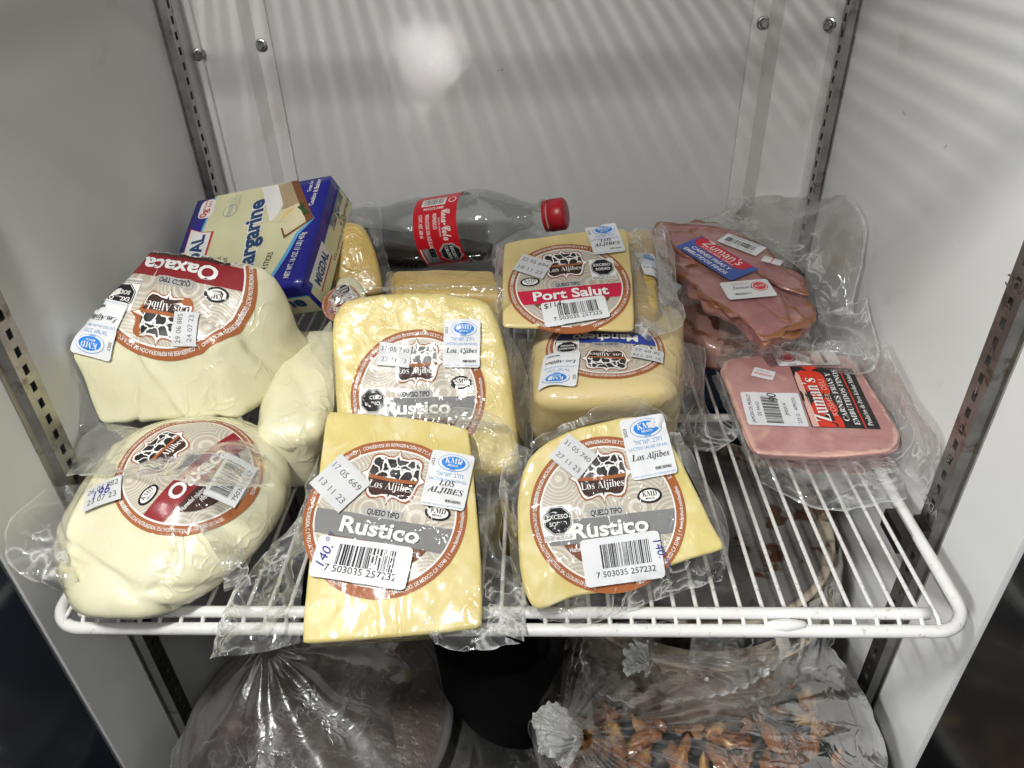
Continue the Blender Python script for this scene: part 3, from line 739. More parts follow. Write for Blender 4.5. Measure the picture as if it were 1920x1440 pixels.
# ------------------------------------------------------------------ cheeses
def rc(P, d):
    out = []; n = len(P)
    for i in range(n):
        p = np.array(P[i], float); a = np.array(P[i-1], float); c = np.array(P[(i+1) % n], float)
        for q in (a, c):
            L = np.linalg.norm(q-p); out.append(tuple(p+(q-p)*min(d/L, .45)))
    return out
rus_m = wrapped("rustico_cheese", (.63, .53, .205), (.585, .475, .155), .5, 40, .0014, .2, .22, spots=((.68, .60, .32), 45, .5, .7), ridges=1.2, stretch=(1, .5, .5), basew=.0002)
rus2_m = wrapped("rustico_cheese_puckered", (.63, .53, .215), (.585, .47, .165), .45, 95, .0012, .2, 1.2, spots=((.68, .61, .34), 60, .55, .75), ridges=1.1, basew=.00012)
man_m = wrapped("manchego_cheese", (.66, .54, .28), (.63, .50, .225), .45, 38, .0013, .2, .6, basew=.0003)
oax_m = wrapped("oaxaca_cheese", (.69, .665, .475), (.655, .62, .41), .42, 38, .0012, .25, .35, ridges=1.5, body=.0012, bscale=40, basew=.0003)
old_m = wrapped("amber_cheese", (.58, .41, .13), (.50, .34, .085), .42, 55, .0012, .2, .9, basew=.0005)
port_m = wrapped("port_salut_cheese", (.65, .53, .25), (.61, .47, .185), .5, 45, .0004, .2, .4)

# front left rustico wedge, leaning back
pRF = Plane(ony(562, 1208, -2.0), 27)
rf = thing('cheese_wedge', "rustico cheese wedge leaning over the front rail, grey-banded label and barcode 140", 'cheese', (-25, 0, 0), "wrapped cheeses")
b_rf = slab('cheese', rc([(562, 1209), (905, 1179), (902, 1050), (880, 800), (748, 779), (611, 768), (590, 950)], 9), pRF, 2.1, rus_m, rf, .17, 2, .12, .10, .7, seed=2, under=.97, fold=.035)
lab, _ = cheese_label(b_rf, pRF, (722, 968), (873, 994), "Rustico", GREY, rf, oval=(.63, .14))
cert_sticker(b_rf, pRF, (841, 903), (881, 909), rf, True)
date_sticker(b_rf, pRF, (640, 909), (668, 937), rf, "17 05 669", "13 11 23", .92)
price_sticker(b_rf, pRF, (680, 1057), (770, 1071), rf, "7 503035 257232", "140.°°", .43, seed=3)
A = lambda pl, L, h=0: [pl.at(x, y, h if not isinstance(h, list) else h[i]) for i, (x, y) in enumerate(L)]
film('plastic_wrap', A(pRF, [(598, 850), (580, 1000), (566, 1110), (563, 1206)], -.3), A(pRF, [(560, 1000), (487, 1035), (425, 1140), (392, 1238)], [-1.0, -1.2, -1.0, -.5]), FILM, rf, 90, 60, .8, .55, 3)
film('plastic_wrap', A(pRF, [(884, 840), (897, 960), (903, 1080), (903, 1180)], -.3), A(pRF, [(948, 900), (945, 1010), (978, 1080), (980, 1205)], [-1, -1.2, -1.0, -.4]), FILM, rf, 90, 50, .75, .55, 8)
film('plastic_wrap', A(pRF, [(800, 1182), (860, 1182), (905, 1178)], .05), A(pRF, [(815, 1208), (870, 1222), (975, 1206)], -.3), FILM, rf, 40, 20, .25, .6, 14)
film('plastic_wrap', A(pRF, [(760, 781), (845, 792), (878, 803), (888, 880)], -.1), A(pRF, [(790, 760), (905, 768), (955, 800), (978, 872)], [.8, .6, -.6, -1]), FILM, rf, 50, 26, .35, .5, 21)

# rustico behind it
pRU = Plane(ony(740, 800, 8.4), 46)
ru = thing('cheese_wedge', "rustico cheese slab in puckered wrap standing behind the front left wedge", 'cheese', (-25, 10, 0), "wrapped cheeses")
b_ru = slab('cheese', [(652, 556), (730, 547), (808, 544), (880, 553), (905, 560), (921, 571), (940, 620), (954, 676), (962, 749), (969, 800), (975, 880), (960, 893), (660, 905), (642, 893), (634, 820), (627, 749), (622, 660), (620, 600), (630, 578)], pRU, 3.0, rus2_m, ru, .45, 1, .15, .14, .9, seed=6, under=1.02, fold=.05)
cheese_label(b_ru, pRU, (784, 742), (911, 739), "Rustico", GREY, ru, octo=((-.66, -.07), .18), oval=(.64, .17))
cert_sticker(b_ru, pRU, (867, 646), (901, 646), ru, False)
date_sticker(b_ru, pRU, (742, 668), (772, 671), ru, "31 05 740", "27 11 23", .72)
film('plastic_wrap', A(pRU, [(622, 600), (652, 556), (808, 543), (905, 558), (925, 580)], -.3), A(pRU, [(612, 580), (640, 548), (808, 534), (935, 540), (940, 590)], [-.6, -.4, -.2, -.4, -.8]), FILM, ru, 90, 18, .26, .8, 31)
film('plastic_wrap', A(pRU, [(925, 580), (954, 676), (962, 749), (969, 800)], -.5), A(pRU, [(946, 600), (984, 690), (1000, 760), (1002, 860)], -2.2), FILM, ru, 50, 20, .3, .5, 33)
film('plastic_wrap', A(pRU, [(621, 600), (623, 680), (627, 760)], -.4), A(pRU, [(585, 650), (596, 720), (612, 800)], -2.0), FILM, ru, 40, 20, .3, .5, 35)

# front right rustico
pRR = Plane(onz(1000, 1140, 1.3), 42)
rr = thing('cheese_wedge', "rustico cheese wedge with rounded rind corner on the bare wires, label folded over its edge", 'cheese', (-15, 2, 0), "wrapped cheeses")
b_rr = slab('cheese', [(1001, 1141), (990, 1125), (976, 1085), (970, 1000), (970, 930), (984, 868), (1016, 833), (1073, 804), (1128, 792), (1175, 780), (1215, 782), (1240, 800), (1268, 842), (1306, 919), (1340, 990), (1361, 1024), (1355, 1032), (1278, 1053), (1180, 1092), (1130, 1112), (1080, 1117), (1048, 1130), (1020, 1143)], pRR, 1.9, rus_m, rr, .2, 1, .15, .09, .7, seed=12, under=.97, fold=.03)
cheese_label(b_rr, pRR, (1139, 962), (1284, 946), "Rustico", GREY, rr, octo=((-.65, -.03), .18), oval=(.56, .16))
cert_sticker(b_rr, pRR, (1214, 838), (1256, 830), rr, False)
date_sticker(b_rr, pRR, (1074, 857), (1101, 879), rr, "31 05 740", "27 11 23", .85)
price_sticker(b_rr, pRR, (1166, 1048), (1240, 1038), rr, "7 503035 257232", "140.°°", .58, seed=5, penpos='R')
film('plastic_wrap', A(pRR, [(978, 1095), (1003, 1140), (1090, 1114), (1200, 1085), (1290, 1050), (1360, 1028)], -.3), A(pRR, [(972, 1125), (1010, 1160), (1110, 1165), (1220, 1130), (1300, 1105), (1354, 1088)], [-.6, -.6, -.8, -1, -1.2, -1.2]), FILM, rr, 80, 24, .3, .5, 41)
film('plastic_wrap', A(pRR, [(1245, 805), (1300, 905), (1335, 980), (1360, 1028)], -.3), A(pRR, [(1275, 810), (1318, 890), (1366, 982), (1358, 1080)], [-.8, -1, -1.3, -1.2]), FILM, rr, 50, 20, .25, .5, 43)
film('plastic_wrap', A(pRR, [(1000, 845), (975, 910), (970, 1000), (978, 1095)], -.3), A(pRR, [(968, 830), (938, 890), (942, 960), (966, 1100)], [-.8, -1, -1.2, -.8]), FILM, rr, 50, 24, .35, .5, 45)
film('plastic_wrap', A(pRR, [(1000, 845), (1073, 805), (1150, 786), (1230, 790)], -.2), A(pRR, [(990, 830), (1070, 790), (1180, 744), (1262, 790)], [-.4, -.3, .5, -.4]), FILM, rr, 60, 20, .25, .5, 47)

# manchego block lying flat
pM = Plane((0, 0, 6.8), 0)
mn = thing('cheese_block', "manchego cheese block with blue-banded label upside down under the port salut", 'cheese', (-15, 12, 0), "wrapped cheeses")
T4 = [pM.at(1001, 750), pM.at(1270, 740), pM.at(1281, 560), pM.at(1010, 565)]
Bt = [onz(1002, 862, .3), onz(1262, 842, .3), T4[2]+np.array([.3, 1, -6.5]), T4[3]+np.array([-.5, 1, -6.5])]
b_mn = hexblock('cheese', T4+Bt, man_m, mn, 1.15, 30, .35, .12, .4, 15)
cheese_label(b_mn, pM, (1134, 655), (1023, 652), "Manchego", BLUE, mn, octo=((.63, .12), .18), oval=(-.62, .06), textw=1.1)
cert_sticker(b_mn, pM, (1049, 699), (1014, 697), mn, False, ratio=1.5)
date_sticker(b_mn, pM, (1213, 675), (1183, 672), mn, "31 05 739", "28 09 23", .65)
film('plastic_wrap', [pM.at(1276, 640, -.5), pM.at(1278, 700, -1), onz(1275, 760, 3), onz(1262, 830, 1)], [pM.at(1325, 650, -3), pM.at(1320, 720, -4), onz(1330, 770, 1.2), onz(1378, 812, .4)], FILM2, mn, 60, 30, .4, .45, 51)
film('plastic_wrap', [pM.at(1005, 640, -.5), pM.at(1002, 700, -1), onz(1001, 780, 3.5)], [pM.at(968, 640, -3), pM.at(965, 720, -3.5), onz(966, 830, 1.5)], FILM2, mn, 50, 26, .4, .45, 53)
film('plastic_wrap', [onz(1280, 760, .7), onz(1275, 800, .6), onz(1290, 845, .5)], [onz(1335, 775, .9), onz(1385, 808, .7), onz(1340, 852, .5)], FILM2, mn, 40, 30, .3, .6, 55)

# port salut on top of it
pPS = Plane(onz(940, 613, 8.1), 19)
ps = thing('cheese_slab', "port salut cheese slab with crimson label and KMD sticker, on top of the manchego", 'cheese', (-16, 14, 7), "wrapped cheeses")
b_ps = slab('cheese', rc([(940, 612), (943, 453), (1062, 436), (1176, 425), (1186, 520), (1191, 620), (1060, 613)], 8), pPS, .55, port_m, ps, .18, 1, .08, .04, .5, seed=22, under=.9)
cheese_label(b_ps, pPS, (1067, 538), (1181, 527), "Port Salut", PINK, ps, octo=((.60, .33), .19), oval=(-.62, .16), textw=1.22)
cert_sticker(b_ps, pPS, (1134, 453), (1163, 449), ps, True, ratio=1.35)
date_sticker(b_ps, pPS, (999, 505), (1027, 514), ps, "22 05 694", "18 11 23", .75)
price_sticker(b_ps, pPS, (1078, 588), (1138, 580), ps, "7 503035 257225", "$114-", .46, seed=9, penpos='T', penmat=K_)
film('plastic_wrap', A(pPS, [(1180, 428), (1187, 520), (1191, 570), (1190, 625)], -.4), A(pPS, [(1240, 430), (1262, 520), (1285, 600), (1215, 642)], [-2, -2.4, -2.2, -.3]), FILM2, ps, 60, 34, .5, .45, 61)
film('plastic_wrap', A(pPS, [(942, 455), (941, 540), (940, 616)], -.3), A(pPS, [(930, 462), (925, 550), (928, 640)], -1.2), FILM2, ps, 40, 14, .2, .6, 63)

# oaxaca balls on the left
pOT = Plane(onz(125, 660, 8.3), 36)
ot = thing('cheese_ball', "pale oaxaca cheese block stacked on top, dark red label upside down, cut face forward", 'cheese', (-37, 13, 4), "wrapped cheeses")
T4 = [pOT.at(124, 660), pOT.at(396, 650), pOT.at(510, 500, -.2), pOT.at(283, 452, .2)]
Bt = [onz(188, 800, 4.3), onz(452, 786, 4.3), onz(612, 690, 3.6), onz(330, 640, 4.0)]
b_ot = hexblock('cheese', T4+Bt, oax_m, ot, .55, 44, .25, .2, .35, 25, folds=[(onz(255, 730, 6), (1, .2, -.3), .25, -.22), (onz(330, 720, 6), (.8, .1, .5), .2, .16), (pOT.at(392, 600), (1, -.25, .1), .22, -.18), (onz(480, 650, 7), (1, .4, .5), .3, -.2), (onz(530, 640, 6), (.9, .2, .8), .25, -.2)])
cheese_label(b_ot, pOT, (333, 533), (195, 511), "Oaxaca", RED, ot, octo=((.60, .30), .18), oval=(-.56, .07), textw=1.0, lift=.05, low_mat=DKB, floor=-1.2)
cert_sticker(b_ot, pOT, (192, 618), (157, 610), ot, False, ratio=1.45)
date_sticker(b_ot, pOT, (351, 620), (356, 590), ot, "29 06 885", "24 07 23", .68)
film('plastic_wrap', [onz(186, 792, 4.4), onz(300, 806, 4.4), onz(400, 797, 4.4), onz(452, 780, 4.4)], [onz(92, 893, 3.0), onz(210, 890, 5.6), onz(390, 905, 7.3), onz(520, 905, 5.2)], FILM2, ot, 80, 40, .55, .35, 71)
film('plastic_wrap', [pOT.at(126, 664, -.3), onz(160, 730, 6.2), onz(188, 795, 4.4)], [pOT.at(120, 690, -1), onz(125, 760, 5.4), onz(128, 830, 3.9)], FILM2, ot, 40, 20, .3, .5, 75)

ob = thing('cheese_ball', "pale rounded oaxaca cheese ball at the front left corner, under the stacked block", 'cheese', (-36, 5, 0), "wrapped cheeses")
T4 = [np.array(p) for p in ((-41.2, .6, 3.8), (-33.0, .2, 3.9), (-31.2, 9.0, 5.6), (-40.4, 9.5, 5.6))]
Bt = [np.array(p) for p in ((-41.2, -1.0, .1), (-33.2, -1.4, .1), (-31.4, 9.5, .1), (-41.0, 10.5, .1))]
b_ob = hexblock('cheese', T4+Bt, oax_m, ob, 3.2, 40, .9, .14, .3, 28, folds=[((-37, 0, 2.5), (.2, .3, 1), .2, -.14), ((-36, 0, 1.5), (.5, .5, .7), .2, -.12), ((-40, 1, 3), (1, .2, -.6), .2, .12), ((-34, 2, 3.5), (.8, -.5, .3), .2, -.12)])
_V = np.array([v.co for v in b_ob.data.vertices])/U+np.array(b_ob['_o'])
obvh = BVHTree.FromPolygons([Vector(v) for v in _V], [tuple(p.vertices) for p in b_ob.data.polygons])
def onob(x, y, h=.2):
    d = nrm(ray(x, y)); q = obvh.ray_cast(Vector(CAM), Vector(d), 200)
    return np.array(q[0])-d*h if q[0] is not None else onz(x, y, 2.5)
def oplane(x, y, r=34):
    c, a, b = onob(x, y, 0), onob(x+r, y, 0)-onob(x-r, y, 0), onob(x, y-r, 0)-onob(x, y+r, 0)
    return Plane(c, n=np.cross(a, b))
pOB = oplane(352, 868, 45)
cheese_label(b_ob, pOB, (352, 872), (448, 788), "Oaxaca", RED, ob, octo=None, oval=(-.62, .10), textw=1.0, lift=.06, low_mat=DKB)
date_sticker(b_ob, oplane(198, 928, 20), (198, 928), (232, 914), ob, "26 06 882", "23 07 23", .62, pen="196", lift=.06)
pS = oplane(432, 905, 20)
cf = Conform(b_ob, pS, pS.at(432, 905), pS.at(455, 868), .06); d = Dec(cf, 16); d.rect((0, 0), 2*cf.R, 1.3*cf.R, W_, 0); d.bars((0, .15*cf.R), 1.5*cf.R, .75*cf.R, K_, 1, 8); d.text("7503035257", 0, -.55*cf.R, .24*cf.R, K_, 1, width=1.5*cf.R); d.done("price_sticker", ob)
film('plastic_wrap', [onob(175, 905), onob(135, 960), onob(125, 1030), onob(150, 1090)], [ony(85, 915, 3.0), ony(12, 985, 1.0), ony(25, 1065, -.5), ony(118, 1105, -.4)], FILM2, ob, 60, 40, .5, .35, 81)
film('plastic_wrap', [onob(345, 960), onob(385, 1010), onob(415, 1060), onob(420, 1110)], [onob(385, 955, .8), onob(440, 1015, 1.1), onob(462, 1050, 1.3), onob(468, 1098, 1.2)], FILM, ob, 40, 24, .25, .6, 83)

# further cheeses behind
pJ = Plane(onz(500, 760, 6.0), 12)
jj = thing('cheese_ball', "third pale oaxaca cheese in the gap between the stacked block and the rustico", 'cheese', (-31, 15, 0), "wrapped cheeses")
T4 = [onz(478, 815, 5.0), onz(608, 800, 5.0), onz(645, 612, 5.8), onz(515, 612, 5.8)]
b_j = hexblock('cheese', T4+[onz(480, 930, .3), onz(605, 915, .3), onz(655, 740, .3), onz(520, 740, .3)], oax_m, jj, .9, 30, .3, .22, .3, 33, folds=[(onz(560, 720, 5), (1, .5, 0), .35, -.14)])
film('plastic_wrap', [onz(590, 640, 5.6), onz(600, 720, 5), onz(585, 820, 3)], [onz(622, 600, 6), onz(622, 720, 4), onz(610, 900, .8)], FILM2, jj, 50, 24, .4, .4, 91)
film('plastic_wrap', [onz(500, 830, 4.2), onz(545, 840, 4.0), onz(595, 825, 3.8)], [onz(520, 890, 1.5), onz(560, 895, 1.0), onz(600, 890, .9)], FILM2, jj, 50, 24, .4, .4, 93)

gg = thing('cheese_slab', "amber cheese slab seen edge-on behind the standing rustico, in front of the bottle", 'cheese', (-24, 19, 0), "wrapped cheeses")
pG = Plane((0, 0, 6.6), 6)
b_g = quadblock('cheese', [(734, 556), (938, 552), (928, 504), (737, 506)], pG, 6.2, old_m, gg, down=(0, 0, -6.3), r=.35, n=20, bulge=.2, amp=.1, seed=44)
film('plastic_wrap', A(pG, [(738, 560), (737, 530), (738, 508)], 0), A(pG, [(722, 560), (724, 530), (726, 512)], -.6), FILM, gg, 40, 12, .15, .7, 101)

pH = Plane(ony(690, 520, 22), 48, nx=.15)
hh = thing('cheese_wedge', "amber cheese wedge in loose film standing behind the blue margarine box", 'cheese', (-29, 24, 0), "wrapped cheeses")
b_h = slab('cheese', rc([(640, 410), (682, 418), (705, 470), (722, 548), (650, 560), (612, 520)], 10), pH, 2.6, old_m, hh, .5, 2, .2, .12, .5, seed=50)
film('plastic_wrap', A(pH, [(640, 410), (682, 418), (705, 470), (722, 548)], -.4), A(pH, [(650, 385), (708, 384), (718, 450), (742, 540)], -.8), FILMW, hh, 50, 20, .25, .5, 111)
pI = Plane(ony(640, 560, 18.5), 35, nx=.1)
ii = thing('cheese_wedge', "cheese with a rust-ringed label half hidden below the blue margarine box", 'cheese', (-30, 19, 0), "wrapped cheeses")
b_i = slab('cheese', rc([(618, 585), (694, 568), (670, 512), (630, 512)], 12), pI, 3, oax_m, ii, .5, 2, .2, .1, .5, seed=53)
cheese_label(b_i, pI, (640, 568), (676, 556), "Oaxaca", RED, ii, octo=((.35, .55), .30))

pF = Plane((0, 0, 5.2), 10)
ff = thing('cheese_block', "yellow cheese with a white and blue sticker, squeezed between port salut and pastrami", 'cheese', (-11, 22, 0), "wrapped cheeses")
b_f = quadblock('cheese', [(1172, 585), (1236, 578), (1226, 428), (1165, 430)], pF, 5, old_m, ff, down=(0, 0, -5), r=.4, n=18, seed=58)
cert_sticker(b_f, pF, (1219, 505), (1239, 503), ff, False, ratio=1.7)
film('plastic_wrap', A(pF, [(1226, 430), (1233, 500), (1238, 578)], 0), A(pF, [(1240, 415), (1262, 470), (1270, 560)], -1.0), FILM2, ff, 40, 20, .3, .5, 121)

# ------------------------------------------------------------------ margarine box
class Flat:
    def __init__(s, o, x, y, n, lift=.02): s.o, s.x, s.y, s.n, s.l = np.array(o), np.array(x), np.array(y), np.array(n), lift
    def __call__(s, a, b, layer): return s.o+s.x*a+s.y*b+s.n*(s.l+layer*.008)
mB = Plane(ony(564, 533, 17.5), n=(-.24, -.48, .84))
TL, TR, BR = mB.at(370, 376), mB.at(621, 328), mB.at(564, 534)
ex = nrm(TR-TL); up_ = (TR-BR)-ex*((TR-BR)@ex); ey = nrm(up_); n_ = mB.n
Wd = np.linalg.norm(TR-TL); Hd = np.linalg.norm(TR-BR); BL = TL+BR-TR; TB = 3.0
def p_box(name, c, rough=.35): return plain(name, c, rough, 0, .04, 30, coat=.5)
CREAM = p_box("box_cream", (.62, .60, .37)); BOXB = p_box("box_royal_blue", (.010, .012, .215)); LBL = p_box("box_light_blue", (.10, .36, .62)); TEAL = p_box("box_navy_teal", (.006, .045, .14)); BRN = p_box("box_board_brown", (.17, .065, .025)); TAN = p_box("box_tan", (.40, .30, .18)); BUT = p_box("box_butter", (.68, .60, .40)); LEAF = p_box("box_leaf", (.03, .07, .015)); BRED = p_box("box_red", (.48, .03, .02)); BWH = p_box("box_white", (.72, .71, .69)); BGR = p_box("box_grey", (.33, .37, .33)); YEL = p_box("box_yellow", (.72, .55, .15))
MATS += [CREAM, BOXB, LBL, TEAL, BRN, TAN, BUT, LEAF, BRED, BWH, BGR, YEL]
mbx = thing('margarine_box', "blue and cream margarine carton leaning in the left back corner", 'box', (-38, 22, 0))
hexblock('carton', [BL, BR, TR, TL]+[q-n_*TB for q in (BL, BR, TR, TL)], [BOXB], mbx, r=.07, n=14, bulge=0, amp=0)
# top face: text runs along BR->TR, its up points to TL
fx = nrm(TR-BR); fy = nrm(TL-TR); d = Dec(Flat(BR, fx, fy, n_, .03))
def bx(zx, zy):
    q = mB.at(300+zx/4.115, 300+zy/4.115)-BR; G_ = np.array([[fx@fx, fx@fy], [fx@fy, fy@fy]]); return np.linalg.solve(G_, np.array([q@fx, q@fy]))
def bpoly(L, mat, layer): d.poly([bx(*q) for q in L], mat, layer)
def btext(t, z0, z1, mat, layer, hgt, bold=0.0, dd=None):
    a, b_ = bx(*z0), bx(*z1); L = np.linalg.norm(b_-a); an = math.atan2(b_[1]-a[1], b_[0]-a[0])
    d.text(t, a[0], a[1], hgt, mat, layer, an, 'L', bold=bold, width=L)
curve = [(1050, 565), (1010, 640), (960, 730), (890, 840), (810, 955)]
bpoly([(428, 284), (1022, 166), (1195, 452)]+[(x+22, y+8) for x, y in curve]+[(700, 1075), (110, 1075), (318, 550)], LBL, 0)
bpoly([(442, 280), (1020, 168), (1185, 446)]+curve+[(690, 1070), (130, 1070), (334, 550)], CREAM, 1)
bpoly([(790, 215), (915, 195), (948, 240), (955, 345), (900, 440), (850, 480), (800, 260)], BWH, 2)
bpoly([(915, 195), (1022, 170), (1085, 335), (940, 390), (955, 345)], TAN, 3)
bpoly([(1015, 170), (1070, 160), (1190, 452), (1130, 480), (1075, 330)], BRN, 3)
bpoly([(1190, 452), (958, 610), (935, 532), (955, 525), (975, 580), (1140, 470)], BRN, 3)
bpoly([(850, 485), (935, 400), (1065, 338), (1128, 462), (965, 580), (950, 530), (1000, 470)], BUT, 4)
bpoly([(925, 470), (985, 395), (1050, 365), (960, 450)], YEL, 5)
bpoly([(1062, 370), (1110, 335), (1120, 375), (1158, 410), (1110, 430), (1095, 395)], LEAF, 5)
for dx, m_, l_, bo in ((0, BWH, 3, .085), (0, TEAL, 4, .035)): btext("Margarine", (700, 920), (812, 300), m_, l_, 1.65, bo)
bpoly([(240, 535), (330, 560), (420, 552), (325, 850), (150, 850)], BRED, 2)
bpoly([(246, 545), (325, 565), (400, 560), (312, 850), (150, 850)], BWH, 3); btext("MIGDAL", (245, 1000), (352, 578), TEAL, 4, 1.28, .04)
c0 = bx(368, 382); d.rect(c0, 1.55, 1.15, BWH, 3, 0, .4); d.text("0g", c0[0]-.35, c0[1]-.1, .75, BRED, 4, bold=.03); d.text("TRANS", c0[0]+.4, c0[1]+.12, .26, BRED, 4, bold=.02); d.text("FAT", c0[0]+.4, c0[1]-.25, .3, BRED, 4, bold=.02)
c0 = bx(545, 395); d.disc(c0, .55, .55, BGR, 3, 30); d.disc(c0, .48, .48, CREAM, 4, 30); d.rect(c0, .98, .3, BGR, 5); d.text("KOSHER", c0[0], c0[1]-.08, .2, CREAM, 6, bold=.02)
c0 = bx(556, 314); d.disc(c0, .24, .24, BGR, 3, 24); d.disc(c0, .19, .19, CREAM, 4, 24); d.text("U", c0[0], c0[1]-.1, .25, BGR, 5, bold=.02)
btext("WITHOUT THE", (590, 345), (606, 275), BGR, 3, .2); btext("DAIRY OILS", (618, 345), (632, 270), BGR, 3, .2)
btext("Unsalted Sweet", (455, 985), (475, 745), K_, 3, .5, .0); btext("Hydrogenated", (505, 965), (520, 755), K_, 3, .42, .0)
btext("4 STICKS", (822, 848), (878, 715), K_, 3, .55, .02); btext("NET WT. 16 OZ. (1 LB.) 453g", (992, 912), (1128, 560), BWH, 3, .55, .015)
btext("Great for", (1165, 245), (1192, 160), BWH, 3, .40, .01); btext("Cooking & Baking", (1182, 352), (1250, 150), BWH, 3, .48, .02)
d.done("printed_face", mbx)
# right side face: b = 0 at the far bottom edge, TB at the top face
ns = nrm(np.cross(fx, n_)); ns = ns if ns@ex > 0 else -ns
Lr = np.linalg.norm(TR-BR); d = Dec(Flat(BR-n_*TB, fx, n_, ns, .03))
d.rows(lambda b: .02*Lr, lambda b: .985*Lr, 0.1, .62*TB, CREAM, 0, 4, 12); d.rows(lambda b: .02*Lr, lambda b: .985*Lr, .62*TB, .65*TB, LBL, 0, 1, 12)
d.text(italic("Margarine"), .62*Lr, .44*TB, 1.5, TEAL, 2, 0, 'L', bold=.01, width=.34*Lr); d.text("4 Quarters", .72*Lr, .2*TB, .5, K_, 2, 0, 'L', shear=.2)
d.fan([(.10*Lr, .32*TB), (.42*Lr, .30*TB), (.45*Lr, .74*TB), (.08*Lr, .80*TB)], BWH, 1, 2); d.fan([(.10*Lr, .28*TB), (.43*Lr, .26*TB), (.43*Lr, .31*TB), (.10*Lr, .33*TB)], BRED, 2, 1)
d.text("MIGDAL", .12*Lr, .4*TB, 1.0, TEAL, 3, 0, 'L', bold=.04, width=.29*Lr); d.text("65% vegetable oil spread", .42*Lr, .12*TB, .35, K_, 2, 0, 'L'); d.done("printed_face", mbx)
# front face
nf = nrm(np.cross(n_, ex)); nf = nf if nf@fx < 0 else -nf
d = Dec(Flat(BL-n_*TB, nrm(BR-BL), n_, nf, .03)); d.rows(lambda b: .02*Wd, lambda b: .985*Wd, .1, .60*TB, CREAM, 0, 4, 12); d.rows(lambda b: .02*Wd, lambda b: .985*Wd, .60*TB, .64*TB, LBL, 0, 1, 12)
d.text("Margarine", .93*Wd, .30*TB, 1.5, TEAL, 2, 0, 'R', bold=.04); d.done("printed_face", mbx)

# ------------------------------------------------------------------ cola bottle lying at the back
BC = ony(1062, 400, 28.2); B0 = ony(700, 452, 31.6); ax = nrm(B0-BC)
PET = plastic_film("bottle_plastic", .03, (.93, .945, .94), .04, .0003, 30)
bt = thing('soda_bottle', "nearly empty plastic cola bottle with red cap lying along the back wall", 'bottle', (-25, 31, 1))
prof = [(1.0, 1.02), (1.5, 1.02), (1.55, 1.25), (1.75, 1.25), (1.8, 1.0), (2.4, 1.02), (3.2, 1.35), (4.2, 1.9), (5.4, 2.42), (6.3, 2.66), (7.1, 2.72), (7.25, 2.60), (7.35, 2.58), (10.9, 2.58), (11.0, 2.62), (11.2, 2.74), (12.5, 2.72), (13.6, 2.52), (14.6, 2.50), (15.8, 2.68), (17.2, 2.70), (17.9, 2.45), (18.1, 1.9), (17.8, .6), (17.8, .01)]
MB().lathe(prof, BC, ax, 64).build('body', PET, bt)
cap = [(0.0, .01), (0, .85), (.06, 1.02), (.2, 1.12), (1.15, 1.14), (1.18, 1.08)]
m = MB(); nn = 72; axv = ax; e = nrm(np.cross(axv, (0, 0, 1.0))); g = np.cross(axv, e); v = []
for t, r in cap:
    for k in range(nn):
        an = 2*math.pi*k/nn; rr = r*(1+(.018 if k % 2 else -.018)*(.2 <= t <= 1.16)); v.append(BC+t*axv+rr*(math.cos(an)*e+math.sin(an)*g))
m.add(v, [(i*nn+k, i*nn+(k+1) % nn, (i+1)*nn+(k+1) % nn, (i+1)*nn+k) for i in range(len(cap)-1) for k in range(nn)])
m.lathe([(1.25, 1.13), (1.55, 1.13), (1.56, 1.0)], BC, ax, 40); m.build('cap', plain("cap_red", (.42, .012, .022), .35, 0, .1, 60), bt)
# remains of cola along the lower side
lev = -.9; v = []; f = []; K = 20
ts = np.linspace(6.6, 17.4, 24)
upv = nrm(np.array([0, 0, 1.0])-ax*ax[2]); sd = np.cross(ax, upv)
for t in ts:
    r = np.interp(t, [p[0] for p in prof], [p[1] for p in prof])-.06
    lv = np.interp(t, (6.6, 17.4), (-2.1, .35)); lv = max(-r*.98, lv)
    a0 = math.acos(max(-1, min(1, -lv/r)))
    for k in range(K+1):
        a = -a0+2*a0*k/K; v.append(BC+ax*t+r*(math.sin(a)*sd-math.cos(a)*upv))
n1 = K+1
for i in range(len(ts)-1):
    for k in range(K): f.append((i*n1+k, i*n1+k+1, (i+1)*n1+k+1, (i+1)*n1+k))
    f.append((i*n1+K, i*n1, (i+1)*n1, (i+1)*n1+K))
f += [tuple(range(n1)), tuple((len(ts)-1)*n1+k for k in range(n1-1, -1, -1))]
cola = plain("cola", (.022, .012, .006), .12, 0, .2, 30); mk('cola', v, f, cola, bt)
# wrap-round label: a runs down the front, b towards the cap
CRED = paper("bottle_red", (.50, .008, .018), .5, .35, 0); MATS.append(CRED)
vd = nrm(CAM-(BC+ax*9)); vd = nrm(vd-ax*(vd@ax)); dn = np.cross(ax, vd); dn = dn if dn[2] < 0 else -dn
def cyl(a, b_, layer): 
    r = 2.61+layer*.006; t = a/2.61; return BC+ax*(9.12-b_)+r*(math.cos(t)*vd+math.sin(t)*dn)
d = Dec(cyl); d.rows(lambda b: -5.2, lambda b: 5.2, -1.72, 1.72, CRED, 0, 4, 60)
d.text(script("Coca-Cola"), -.45, .55, 1.05, LW, 2, 0, bold=.012, width=2.3); d.text("SABOR ORIGINAL", -.3, .30, .17, LW, 2, width=1.4)
d.text("REFRESCO", -.78, -.12, .40, LW, 2, 0, 'C', bold=.01, width=1.15); d.text("REDUCIDO EN AZÚCAR", -.1, -.70, .40, LW, 2, bold=.01, width=2.5); d.text("CONT. NET. 600 ml", -.55, -1.25, .40, LW, 2, bold=.012, width=1.7)
